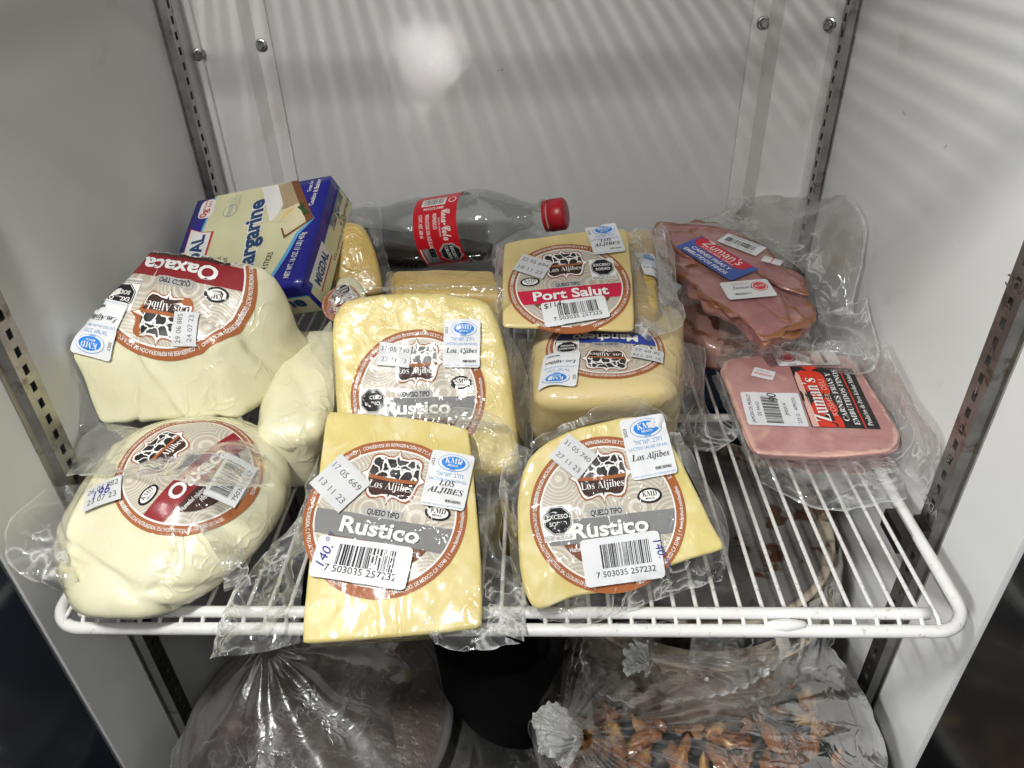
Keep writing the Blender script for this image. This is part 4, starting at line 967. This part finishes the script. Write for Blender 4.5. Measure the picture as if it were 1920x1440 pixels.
d.rect((-2.5, -.2), .8, 1.9, LW, 1, 0); d.bars((-2.5, -.2), 1.7, .62, K_, 2, 4, rad(90)); d.text("RECICLAME", -1.72, -.1, .28, LW, 2, rad(90), bold=.015, width=1.6); d.disc((-2.5, 1.25), .3, .3, LW, 1, 24); d.disc((-2.5, 1.25), .24, .24, CRED, 2, 24)
octagon(d, (1.75, .75), .82, 1, "EXCESO", "CALORÍAS", 0, False); d.rect((1.9, -.85), 1.5, 1.0, GREY, 1); d.rect((1.55, -.65), .75, .45, K_, 2); d.text("SECRETARÍA DE SALUD", 1.9, -1.22, .15, LW, 2, width=1.3); d.rect((1.9, -1.5), 1.5, .1, LW, 2)
d.done('label', bt)

# ------------------------------------------------------------------ cooked meats
def meat_mat(name, c1, c2, rim, rimpos=.93, coat=.9, speck=(.30, .10, .07), wide=.3):
    m, nt, p = newmat(name); L = nt.links; co = coords(nt); uv = uvsep(nt)
    sp = nd(nt, 'ShaderNodeSeparateXYZ'); L.new(uv, sp.inputs[0])
    col = mixc(nt, ramp(nt, noise_n(nt, co, 22, 4, .6, .6), [(.40, 0), (.62, 1)]), c1, c2)
    col = mixc(nt, ramp(nt, noise_n(nt, co, 95, 4, .6), [(.62, 0), (.76, .7)]), col, speck)
    col = mixc(nt, ramp(nt, noise_n(nt, co, 45, 3, .6, .8), [(.60, 0), (.72, .55)]), col, (.62, .40, .28))
    e = mth(nt, 'ADD', mth(nt, 'SUBTRACT', sp.outputs[0], mth(nt, 'MULTIPLY', sp.outputs[1], .22)), mth(nt, 'MULTIPLY', mth(nt, 'SUBTRACT', noise_n(nt, co, 40, 5, .65), .5), wide))
    col = mixc(nt, ramp(nt, e, [(rimpos, 0), (min(1, rimpos+.06), 1)]), col, rim)
    L.new(col, p.inputs['Base Color']); p.inputs['Roughness'].default_value = .45; p.inputs['Subsurface Weight'].default_value = .15; p.inputs['Subsurface Scale'].default_value = .004; p.inputs['Subsurface Radius'].default_value = (1, .4, .3)
    L.new(bump(nt, noise_n(nt, co, 130, 4), .0008, .8), p.inputs['Normal'])
    p.inputs['Coat Weight'].default_value = coat; p.inputs['Coat Roughness'].default_value = .14; L.new(bump(nt, wrinkles(nt, co, 38, .4, .8), .0008), p.inputs['Coat Normal'])
    return m
pas_m = meat_mat("pastrami", (.43, .215, .195), (.31, .13, .13), (.23, .085, .03), .92, wide=.4)
pas2_m = meat_mat("muted_pink_meat", (.36, .20, .165), (.42, .25, .20), (.20, .08, .04), .985)  # muted pink for the pack lying underneath
ham_m = meat_mat("turkey_ham", (.50, .285, .26), (.40, .19, .185), (.60, .37, .30), .965, speck=(.40, .17, .14))
p2 = Plane(onz(1380, 640, 2.6), 3)
s2 = thing('meat_pack', "packet of pink sliced meat lying underneath the pastrami", 'meat pack', (-6, 26, 0), "vacuum packed meats")
slab('meat', [(1250, 560), (1268, 600), (1314, 641), (1384, 652), (1432, 642), (1480, 600), (1440, 520), (1300, 500)], p2, 2.2, pas2_m, s2, .7, 2, .3, .2, .4, seed=71)
pP = Plane(onz(1440, 640, 5.2), 7)
pa = thing('meat_pack', "pastrami slices with brown crust and a red and blue label in the right back corner", 'meat pack', (-5, 27, 2.6), "vacuum packed meats")
out1 = [(1223, 421), (1250, 414), (1276, 417), (1305, 413), (1333, 420), (1360, 425), (1386, 434), (1412, 445), (1434, 457), (1450, 476), (1467, 494), (1492, 507), (1515, 518), (1519, 536), (1516, 560), (1534, 582), (1532, 600), (1522, 614), (1508, 612), (1491, 626), (1470, 628), (1436, 642), (1424, 630), (1405, 612), (1386, 596), (1360, 580), (1333, 571), (1314, 555), (1296, 536), (1281, 517), (1262, 500), (1246, 480), (1235, 462), (1226, 440)]
slab('meat_slice', out1, pP, 1.0, pas_m, pa, .15, 1, .15, .24, .6, seed=73, wob=.55)
b_p2 = slab('meat_slice', [(1281, 500), (1300, 490), (1330, 505), (1365, 520), (1400, 545), (1450, 560), (1500, 580), (1518, 605), (1500, 612), (1478, 622), (1436, 638), (1400, 604), (1360, 578), (1318, 552), (1290, 522)], Plane(pP.p+pP.n*.3, n=pP.n), .28, pas_m, pa, .1, 1, .12, .14, .6, seed=76, wob=.55)
b_p3 = slab('meat_slice', [(1240, 432), (1290, 428), (1335, 450), (1380, 478), (1425, 520), (1470, 560), (1490, 600), (1475, 606), (1440, 580), (1390, 545), (1340, 510), (1290, 480), (1255, 462)], Plane(pP.p+pP.n*.42, n=pP.n), .2, pas_m, pa, .09, 1, .12, .14, .6, seed=79, wob=.55)
b_p4 = slab('meat_slice', [(1290, 425), (1340, 428), (1400, 448), (1440, 470), (1475, 510), (1512, 535), (1510, 552), (1460, 535), (1400, 500), (1340, 465), (1300, 445)], Plane(pP.p+pP.n*.5, n=pP.n), .2, pas_m, pa, .09, 1, .1, .12, .6, seed=83, wob=.55)
pPt = Plane(pP.p+pP.n*.62, n=pP.n)
PBLU = paper("deli_blue", (.05, .10, .36), .5); PREDm = paper("deli_red", (.55, .02, .035), .5); MATS += [PBLU, PREDm]
def planemap(pl, c, r, lift=.1):
    c_ = pl.at(*c); x = pl.at(*r)-c_; R = np.linalg.norm(x); x = x/R; return Flat(c_, x, np.cross(pl.n, x), pl.n, lift), R
fm, R = planemap(pPt, (1342, 485), (1396, 518)); d = Dec(fm)
d.rect((0, 0), 2*R, .92*R, PBLU, 0); d.fan([(-.93*R, .44*R), (-.95*R, .18*R), (-.75*R, .02*R), (.6*R, .02*R), (.78*R, .10*R), (.84*R, .44*R)], PREDm, 1, 3)
d.text("Zuman's", -.05*R, .16*R, .42*R, LW, 2, width=1.3*R); d.text("KOSHER DELI", -.05*R, .05*R, .10*R, LW, 2, width=1.1*R)
d.text("CARNES FRÍAS Y", -.05*R, -.18*R, .17*R, LW, 2, width=1.35*R, bold=.02); d.text("EMBUTIDOS FINOS", -.05*R, -.38*R, .17*R, LW, 2, width=1.5*R, bold=.02); d.done('label', pa)
fm, R = planemap(pPt, (1390, 461), (1427, 475)); d = Dec(fm, 3); d.rect((0, 0), 2*R, .95*R, W_, 0); d.bars((-.05*R, .02*R), 1.5*R, .4*R, K_, 1, 7); d.text("PASTRAMI DE PAVO", 0, .3*R, .16*R, K_, 1, width=1.5*R); d.text("JM5020   200 G  APROX", 0, -.36*R, .14*R, K_, 1, width=1.5*R); d.done('price_sticker', pa)
fm, R = planemap(pPt, (1447, 492), (1465, 497)); d = Dec(fm, 3); d.rect((0, 0), 2*R, 1.1*R, W_, 0); d.rect((.0, .0), .1*R, 1.05*R, REDINK, 1); d.rect((0, .25*R), 1.9*R, .06*R, REDINK, 1); d.done('date_sticker', pa)
fm, R = planemap(pPt, (1402, 545), (1447, 541)); d = Dec(fm, 3); d.rect((0, 0), 2*R, 1.25*R, W_, 0, 0, .1*R); d.disc((.52*R, .14*R), .34*R, .34*R, REDINK, 1, 30); d.disc((.52*R, .14*R), .30*R, .30*R, W_, 2, 30); d.disc((.52*R, .14*R), .26*R, .26*R, REDINK, 3, 30); d.text(serif("KMD"), .52*R, .08*R, .2*R, W_, 4, width=.4*R)
d.text(italic("Zuman's"), -.2*R, .05*R, .28*R, K_, 1, width=.8*R); d.bars((-.3*R, -.3*R), .7*R, .14*R, K_, 1, 3); d.text("KASHRUT", -.2*R, .35*R, .13*R, REDINK, 1, width=.7*R); d.done('certification_sticker', pa)
film('plastic_wrap', [pP.at(1250, 420, .2), pP.at(1340, 425, .3), pP.at(1434, 460, .3), pP.at(1515, 522, .3), pP.at(1534, 590, .1)], [ony(1335, 405, 34.5), ony(1430, 343, 34.2), ony(1530, 352, 33), onx(1620, 402, 2.2), onx(1600, 590, 1.9)], FILMW, pa, 80, 40, .5, .3, 131, mid=[ony(1290, 420, 33), ony(1385, 400, 32), ony(1470, 420, 30), onx(1560, 480, 1.4), onx(1570, 590, 1.3)])
film('plastic_wrap', [pP.at(1535, 590, -.4), pP.at(1500, 625, -.6), pP.at(1436, 642, -.7), pP.at(1350, 590, -.6)], [onx(1625, 560, 2.1), onx(1640, 690, 1.8), onz(1500, 690, 1.6), onz(1350, 665, 1.8)], FILMW, pa, 70, 30, .4, .35, 133)
film('plastic_wrap', [onz(1255, 570, 2.4), onz(1314, 641, 1.8), onz(1432, 645, 1.8)], [onz(1258, 620, .6), onz(1300, 668, .5), onz(1450, 668, .6)], FILM2, s2, 50, 20, .3, .4, 135)

pHm = Plane(onz(1410, 845, 1.9), 3)
hm = thing('meat_pack', "flat pack of pink turkey ham with a black and red deli label", 'meat pack', (-3, 14, 0), "vacuum packed meats")
hout = [(1351, 690), (1362, 672), (1425, 664), (1590, 665), (1606, 683), (1640, 735), (1688, 815), (1679, 840), (1660, 849), (1540, 855), (1420, 850), (1408, 838)]
b_hm = slab('ham_slice', rc(hout, 6), pHm, .42, ham_m, hm, .10, 1, .04, .07, .6, seed=91)
slab('ham_slice', rc([(x+(3 if x > 1500 else -2), y+3) for x, y in hout], 6), Plane(pHm.p-pHm.n*.44, n=pHm.n), .42, ham_m, hm, .10, 1, .02, .05, .6, seed=94, wob=.12)
pHt = Plane(pHm.p, n=pHm.n)
cf = Conform(b_hm, pHm, pHm.at(1561, 744), pHm.at(1538, 690), .04); R = cf.R; hh_ = 1.28*R; d = Dec(cf)
BLKL = paper("deli_black", (.014, .014, .015), .6); ORED = paper("deli_orange_red", (.62, .035, .012), .6); PALE = paper("deli_pale_fade", (.68, .42, .36), .6); MATS += [BLKL, ORED, PALE]
d.rect((0, 0), 2*R, 2*hh_*.5*1.0, BLKL, 0)
h2 = hh_*.5
d.fan([(-.99*R, .97*h2), (-.99*R, .02*h2), (.62*R, .02*h2), (.78*R, .08*h2), (.84*R, .25*h2), (.84*R, .70*h2), (.78*R, .90*h2), (.62*R, .97*h2)], ORED, 1, 4)
d.fan([(-.99*R, .97*h2), (-.99*R, .78*h2), (.66*R, .80*h2), (.80*R, .88*h2), (.62*R, .97*h2)], PALE, 2, 3)
d.text(serif("Zuman's"), -.13*R+.02*R, .36*h2-.02*R, .42*R, BLKL, 3, width=1.42*R); d.text(serif("Zuman's"), -.13*R, .36*h2, .42*R, LW, 4, width=1.42*R)
d.text("KOSHER  DELI", -.05*R, .09*h2, .16*R, PALE, 3, width=1.2*R)
for k in range(7):
    a = rad(20+k*23); d.fan([(.90*R, .30*h2), (.88*R+.13*R*math.cos(a-.12)*.8, .38*h2+.16*R*math.sin(a-.12)-.08*R), (.90*R+.16*R*math.cos(a-1.57), .40*h2+.2*R*math.sin(a-1.57))], ORED, 2, 1)
d.text(serif("CARNES FRÍAS Y"), 0, -.19*h2, .15*R, LW, 2, width=1.6*R); d.text(serif("EMBUTIDOS FINOS"), 0, -.45*h2, .15*R, LW, 2, width=1.82*R); d.rect((0, -.57*h2), 2*R, .04*h2, ORED, 2)
d.text(serif("Productos de Pavo Kosher Mehadrín"), 0, -.82*h2, .14*R, LW, 2, width=1.84*R, bold=-.005); d.done('label', hm)
cf = Conform(b_hm, pHm, pHm.at(1450, 769), pHm.at(1441, 739), .04); R = cf.R; d = Dec(cf, 3); d.rect((0, 0), 2*R, 2.2*R, W_, 0, 0, .08*R)
d.text("JAMON DE MUSLO", -.02*R, .78*R, .2*R, K_, 1, width=1.7*R); d.text("DE PAVO", -.02*R, .5*R, .2*R, K_, 1, width=.8*R); d.bars((-.05*R, .08*R), 1.6*R, .62*R, K_, 1, 6); d.text("JM5014", 0, -.52*R, .2*R, K_, 1, width=.75*R); d.text("225 G   APROX", -.05*R, -.9*R, .2*R, K_, 1, width=1.55*R); d.text("90", .72*R, -.25*R, .5*R, K_, 2, rad(10), shear=.25); d.done('price_sticker', hm)
cf = Conform(b_hm, pHm, pHm.at(1431, 703), pHm.at(1451, 708), .04); R = cf.R; d = Dec(cf, 3); d.rect((0, 0), 2*R, 1.5*R, W_, 0); d.text("CAD. 07", -.1*R, .2*R, .3*R, GINK, 1, width=1.2*R); d.rect((0, -.12*R), 1.7*R, .1*R, REDINK, 1); d.text("NO RECONGELAR", 0, -.35*R, .16*R, REDINK, 1, width=1.5*R); d.done('date_sticker', hm)
cf = Conform(b_hm, pHm, pHm.at(1511, 673), pHm.at(1501, 655), .04); R = cf.R; d = Dec(cf, 3); d.rect((0, 0), 1.5*R, 3.6*R, W_, 0, 0, .12*R); d.disc((.1*R, 1.1*R), .5*R, .5*R, REDINK, 1, 30); d.disc((.1*R, 1.1*R), .43*R, .43*R, W_, 2, 30); d.disc((.1*R, 1.1*R), .36*R, .36*R, REDINK, 3, 30)
d.text("2023", -.55*R, 1.0*R, .25*R, K_, 1, rad(90)); d.text("KASHRUT", 0, .35*R, .2*R, REDINK, 1, width=1.1*R); d.text(italic("Zuman's"), 0, -.3*R, .38*R, K_, 1, width=1.2*R); d.bars((0, -1.0*R), 1.1*R, .22*R, K_, 1, 3); d.done('certification_sticker', hm)
film('plastic_wrap', [pHm.at(1408, 840, -.6), pHm.at(1470, 852, -.7), pHm.at(1560, 856, -.8), pHm.at(1665, 850, -.7)], [onz(1430, 905, .45), onz(1475, 930, .5), onz(1560, 958, .45), onz(1700, 935, .9)], FILM2, hm, 80, 36, .45, .4, 141, mid=[onz(1420, 870, 1.2), onz(1490, 880, 1.8), onz(1570, 900, 1.6), onz(1690, 890, 1.5)])
film('plastic_wrap', [pHm.at(1600, 680, -.3), pHm.at(1640, 735, -.4), pHm.at(1688, 815, -.5), pHm.at(1670, 850, -.7)], [onx(1660, 650, 1.5), onx(1705, 740, 1.5), onx(1765, 838, 1.7), onx(1722, 925, 1.4)], FILM2, hm, 70, 34, .45, .35, 143)
film('plastic_wrap', [pHm.at(1352, 700, -.5), pHm.at(1375, 760, -.6), pHm.at(1408, 838, -.7)], [onz(1335, 705, .8), onz(1362, 770, .7), onz(1400, 862, .5)], FILM2, hm, 40, 14, .15, .5, 145)
film('plastic_wrap', [pHm.at(1352, 690, 0), pHm.at(1425, 664, 0), pHm.at(1590, 665, 0), pHm.at(1604, 682, 0)], [onz(1330, 660, 1.6), onz(1430, 645, 2.4), onz(1570, 640, 3), onx(1650, 645, 2.1)], FILM2, hm, 60, 20, .3, .4, 147)

# ------------------------------------------------------------------ pots and bags on the shelf below
pot_m = plain("blackened_pot", (.055, .055, .055), .35, .6, .5, 18, .0006, 60, dirt=[((.14, .10, .07), 30, .6, .75)])
alu_m = plain("dull_aluminium", (.36, .35, .33), .42, .9, .35, 25, .0003, 90, dirt=[((.10, .07, .045), 26, .56, .7)])
sauce_m = plain("dark_sauce_skin", (.20, .195, .185), .25, 0, .4, 16, .0022, 45, coat=.8, dirt=[((.055, .022, .009), 24, .60, .64), ((.28, .27, .26), 40, .6, .8)])  # grey in the base colour stands in for reflected sheen
def pot(label, c, R, depth, name='cooking_pot', rim=alu_m, body=pot_m, fill=None, filldepth=1.0, flange=1.1, fillname='sauce'):
    t = thing(name, label, 'pot', (c[0], c[1], c[2]-depth))
    o = np.array(c)
    MB().lathe([(-depth, .01), (-depth, R*.9), (-depth+.5, R*.97), (-.4, R), (-.05, R+.15)], o, (0, 0, 1), 80).build('body', body, t)
    MB().lathe([(-.12, R+.1), (-.05, R+flange*.8), (.1, R+flange), (.22, R+flange*.9), (.2, R+.1), (.05, R-.15), (-.5, R-.25), (-depth*.9, R*.93)], o, (0, 0, 1), 80).build('rim', rim, t)
    if fill:
        v = [o+np.array([0, 0, -filldepth])]; f = []; N = 80; K = 24
        for i in range(1, K+1):
            for k in range(N):
                a = 2*math.pi*k/N; r = (R-.2)*i/K; p = o+np.array([r*math.cos(a), r*math.sin(a), -filldepth])
                p[2] += .22*nz(p, .35, 3)+.08*nz(p, 1.2, 5); v.append(p)
        for k in range(N): f.append((0, 1+k, 1+(k+1) % N))
        for i in range(K-1):
            for k in range(N): f.append((1+i*N+k, 1+(i+1)*N+k, 1+(i+1)*N+(k+1) % N, 1+i*N+(k+1) % N))
        mk(fillname, v, f, fill, t)
    return t
rim_m = plain('crusted_rim', (.50, .43, .33), .45, 0, .3, 30, .0004, 90, dirt=[((.08, .05, .03), 40, .5, .62)])
c1 = np.array([-8.3, 13.0, -6.5])
p1 = pot("wide dark pot of set brown sauce right below the bare wires", c1, 8.3, 2.4, rim=rim_m, fill=sauce_m, filldepth=.55, flange=.35)
MB().lathe([(-9.5, .01), (-9.5, 8.4), (-.6, 9.0), (-.1, 9.1), (.05, 9.5), (.25, 9.55), (.3, 9.3), (.12, 8.2)], np.array([c1[0], c1[1], -9.2]), (0, 0, 1), 80).build('base', [rim_m], p1)
# film over that pot
def ringpts(c, R, a0, a1, n, dz=0, wob=0.0, seed=0):
    return [np.array([c[0]+(R+wob*nz((t, 0, seed), 1.7))*math.cos(rad(t)), c[1]+(R+wob*nz((t, 1, seed), 1.7))*math.sin(rad(t)), c[2]+dz]) for t in np.linspace(a0, a1, n)]
film('bag_film', ringpts(c1, 8.9, -100, 30, 14, .3), ringpts(c1, 10.0, -100, 30, 14, -5, .4, 3), FILMB, p1, 110, 26, .2, .4, 151, grow=False, pleat=.08, pn=12)
# second pot in front, with brown dried pieces in a knotted bag
c2 = onz(1315, 1352, -13.0)
chips = plain("dried_chillies", (.30, .12, .045), .5, 0, .5, 30, .0006, 120, coat=.5, dirt=[((.42, .24, .08), 50, .5, .62), ((.05, .022, .012), 45, .58, .7)])
p2_ = pot("lower pot of brown dried pieces under a knotted clear bag", c2, 9.3, 10, fill=pot_m, filldepth=4.2, flange=.7, fillname='liquor')
R = random.Random(11)
mb = MB()
for k in range(330):
    a = R.uniform(0, 6.283); r = 8.8*math.sqrt(R.random()); ctr = np.array([c2[0]+r*math.cos(a), c2[1]+r*math.sin(a), c2[2]-2.6-R.random()*1.3])
    th, ti = R.uniform(0, 6.28), R.uniform(-.9, .9); u = np.array([math.cos(th), math.sin(th), .3*math.sin(ti)]); w = nrm(np.cross(u, (R.uniform(-.4, .4), R.uniform(-.4, .4), 1)));  nn_ = np.cross(u, w); L, wd = R.uniform(.5, 1.2), R.uniform(.3, .6)
    V = []; nA, nB = 7, 5
    for i in range(nA):
        for j in range(nB):
            s, q = i/(nA-1)*2-1, j/(nB-1)*2-1; V.append(ctr+u*s*L+w*q*wd*math.sqrt(max(.05, 1-s*s*.9))*(1+.3*nz((s*2, q*2, k), 1))+nn_*(.35*(q*q)+.3*s*s*math.sin(k)+.15*nz((s*2, q*2, k), 1.5)))
    mb.add(V, [(i*nB+j, (i+1)*nB+j, (i+1)*nB+j+1, i*nB+j+1) for i in range(nA-1) for j in range(nB-1)])
o = mb.build('dried_pieces', chips, p2_); o['kind'] = 'stuff'
knot2 = onz(1078, 1385, -8.0)
bag = thing('plastic_bag', "clear plastic bag with a pale gathered knot over the pot of brown pieces", 'bag', (c2[0], c2[1], c2[2]-1), "clear bags over the pots")
ar = ringpts(c2, 9.9, -60, 175, 18, .5, .3, 1)
kp = [knot2+np.array([.9*math.cos(t), .4*math.sin(t), .35*math.sin(t*1.3)]) for t in np.linspace(0, 3.4, 18)]
film('sheet', kp, ar, FILMB, bag, 170, 60, .26, .4, 161, grow=False, pleat=.09, pn=13, mid=[knot2*.45+q*.55+np.array([0, 0, 1.2]) for q in ar])
ar = ringpts(c2, 9.9, 175, 300, 14, .5, .3, 2); kp = [knot2+np.array([.9*math.cos(t), .5*math.sin(t), .3*math.sin(t)]) for t in np.linspace(3.4, 6.3, 14)]
film('sheet', kp, ar, FILMB, bag, 110, 40, .26, .4, 163, grow=False, pleat=.1, pn=9)
KN = plastic_film("bag_knot_film", 1.6, (.95, .95, .95), .2, .001, 110, (.74, .74, .72))
def knot(c, r, dirv, parent, seed):
    """bag end gathered tight and flaring into a ruffle along dirv"""
    c = np.array(c); dv = nrm(np.array(dirv, float)); e = nrm(np.cross(dv, (0.2, 0.1, 1.0))); g = np.cross(dv, e)
    for q in (0, 1):
        rg = lambda rr, h, w: [c+dv*(h+w*nz((math.cos(t)*1.5, math.sin(t)*1.5, seed+q), 1.3))+rr*(1+w*.5*nz((math.cos(t)*2, math.sin(t)*2, seed+5+q), 1.6))*(math.cos(t)*e+math.sin(t)*g*.75) for t in np.linspace(0, 6.283, 22)]
        film('knot', rg(r*.28, -.25*r, 0), rg(r*(1.25-.35*q), r*(.75+.55*q), .8), KN, parent, 130, 26, .22, .9, seed+q*7, grow=False, pleat=.14, pn=19-5*q)
    MB().tube([c+dv*h-.0*e+np.array([0, 0, 0]) for h in (-.35*r, -.1*r, .1*r)], [r*.34, r*.42, r*.36], 18).build('knot', KN, parent)
knot(knot2+np.array([-.2, 0, .2]), 1.3, (-.8, -.25, .55), bag, 3)
# bag tail gathered over the first pot's near rim
g1 = onz(1205, 1245, -7.5)
bag1 = thing('plastic_bag', "crumpled clear bag mouth bunched up below the shelf's front rail", 'bag', (g1[0], g1[1], -10), "clear bags over the pots")
film('sheet', [g1+np.array([.5*math.cos(t), .6*math.sin(t), .4*math.sin(t)]) for t in np.linspace(0, 2.6, 12)], [onz(1500, 1205, -6.2), onz(1460, 1245, -7.0), onz(1400, 1285, -8.5), onz(1330, 1310, -9.5), onz(1250, 1320, -9.8)], FILMB, bag1, 90, 36, .45, .5, 171, pleat=.2, pn=14)
film('sheet', [g1+np.array([.5*math.cos(t), .6*math.sin(t), .4*math.sin(t)]) for t in np.linspace(2.6, 5.5, 12)], [onz(1190, 1330, -10), onz(1110, 1290, -9.5), onz(1085, 1215, -8.5), onz(1120, 1170, -7.5), onz(1250, 1165, -6.0)], FILMB, bag1, 90, 36, .45, .5, 173, pleat=.2, pn=12)
knot(g1+np.array([0, 0, .1]), .8, (-.9, .25, .3), bag1, 7)
# left pot under a frosted bag
c3 = onz(600, 1345, -12.5)
meat3 = plain("frosted_brown_food", (.09, .07, .06), .45, 0, .35, 14, .0016, 130, coat=.3, dirt=[((.07, .025, .02), 16, .56, .66), ((.2, .19, .18), 150, .58, .74)])
p3_ = thing('serving_dish', "round dark dish of food at the lower left inside a knotted frosted bag", 'dish', (c3[0], c3[1], c3[2]-6))
MB().lathe([(-6, .01), (-6, 6.2), (-1.2, 7.6), (-.3, 7.9), (.0, 7.85), (.05, 7.5), (-.25, 7.3)], c3, (0, 0, 1), 80).build('dish', plain("dish_grey", (.10, .095, .09), .4, 0, .3, 30), p3_)
v = [c3+np.array([0, 0, .9])]; f = []; N = 80; K = 26
for i in range(1, K+1):
    for k in range(N):
        an = 2*math.pi*k/N; r = 7.35*i/K; p = c3+np.array([r*math.cos(an), r*math.sin(an), .9*(1-(i/K)**2)-.2]); p[2] += .35*nz(p, .35, 3)+.12*nz(p, 1.1, 5); v.append(p)
for k in range(N): f.append((0, 1+k, 1+(k+1) % N))
for i in range(K-1):
    for k in range(N): f.append((1+i*N+k, 1+(i+1)*N+k, 1+(i+1)*N+(k+1) % N, 1+i*N+(k+1) % N))
mk('food', v, f, meat3, p3_)
ap = onz(505, 1222, -8.6)
bag3 = thing('plastic_bag', "grey frosted plastic bag gathered to a point over the dish at lower left", 'bag', (c3[0], c3[1], c3[2]-6), "clear bags over the pots")
ar = ringpts(c3, 9.2, -175, 185, 40, -2.2, .5, 5); kp = [ap+np.array([.55*math.cos(t), .5*math.sin(t), 0]) for t in np.linspace(-3.05, 3.2, 40)]
film('sheet', kp, ar, FILMG, bag3, 200, 50, .2, .3, 181, grow=False, pleat=.12, pn=9, mid=[ap*.42+q*.58+np.array([0, 0, .9]) for q in ar])
film('sheet', ringpts(c3, 8.4, -80, 60, 12, -.3), [onz(800, 1470, -17), onz(900, 1450, -16.5), onz(1030, 1440, -16), onz(975, 1350, -16), onz(935, 1310, -16.2), onz(880, 1240, -16.5), onz(850, 1190, -17)], FILMG, bag3, 100, 40, .3, .3, 183, pleat=.06, pn=5)
film('neck', [ap+np.array([.6*math.cos(t), .5*math.sin(t), 0]) for t in np.linspace(0, 6.2, 16)], [ap+np.array([1.1*math.cos(t), .9*math.sin(t)+.4, 2.6+.4*math.sin(3*t)]) for t in np.linspace(0, 6.2, 16)], FILMG, bag3, 60, 16, .25, .6, 185, pleat=.12, pn=9)
# small things glimpsed behind
b_ = onz(940, 992, -9); m = MB(); m.lathe([(-1.9*math.cos(t), 1.9*math.sin(t)+.001) for t in np.linspace(0, math.pi, 18)], b_, (0, 0, 1), 32); o = m.build('lemon', plain("lemon_peel", (.55, .42, .02), .4, 0, .15, 60, .0004, 220)); tag(o, "yellow lemon seen between wires below the front cheeses", 'lemon')
a, c_ = onz(1265, 900, -7), onz(1430, 760, -7)
m = MB(); m.box((a[0]+1, a[1]+6.5, -15), (c_[0]+2.5, c_[1]+6, -5.5)); o = m.build('plastic_tub', plain("tub_blue", (.012, .045, .10), .3, 0, .3, 12, coat=.3), smooth=False); tag(o, "dark blue plastic tub at the back of the lower shelf", 'tub')
# perforated tray
tr = onz(1040, 1262, -13.5); N = 9; m = MB(); W2 = 6.0
step = W2/5.0; tmp = []
bmx = bmesh.new()
for i in range(4):
    for j in range(4):
        cx, cy = tr[0]-W2/2+i*1.5, tr[1]-3+j*1.5; h = .75; rr = .36; K = 16
        ring = [(cx+rr*math.cos(t), cy+rr*math.sin(t), tr[2]) for t in np.linspace(0, 2*math.pi, K+1)[:-1]]
        sq = []
        for t in np.linspace(0, 2*math.pi, K+1)[:-1]:
            s = h/max(abs(math.cos(t)), abs(math.sin(t))); sq.append((cx+s*math.cos(t), cy+s*math.sin(t), tr[2]))
        low = [(p[0], p[1], p[2]-.25) for p in ring]
        m.add(sq+ring+low, [(k, (k+1) % K, K+(k+1) % K, K+k) for k in range(K)]+[(K+k, K+(k+1) % K, 2*K+(k+1) % K, 2*K+k) for k in range(K)])
o = m.build('perforated_tray', plain("tray_white", (.16, .16, .15), .5, 0, .2, 30), smooth=False); tag(o, "white tray full of round holes glimpsed under the middle of the front rail", 'tray')
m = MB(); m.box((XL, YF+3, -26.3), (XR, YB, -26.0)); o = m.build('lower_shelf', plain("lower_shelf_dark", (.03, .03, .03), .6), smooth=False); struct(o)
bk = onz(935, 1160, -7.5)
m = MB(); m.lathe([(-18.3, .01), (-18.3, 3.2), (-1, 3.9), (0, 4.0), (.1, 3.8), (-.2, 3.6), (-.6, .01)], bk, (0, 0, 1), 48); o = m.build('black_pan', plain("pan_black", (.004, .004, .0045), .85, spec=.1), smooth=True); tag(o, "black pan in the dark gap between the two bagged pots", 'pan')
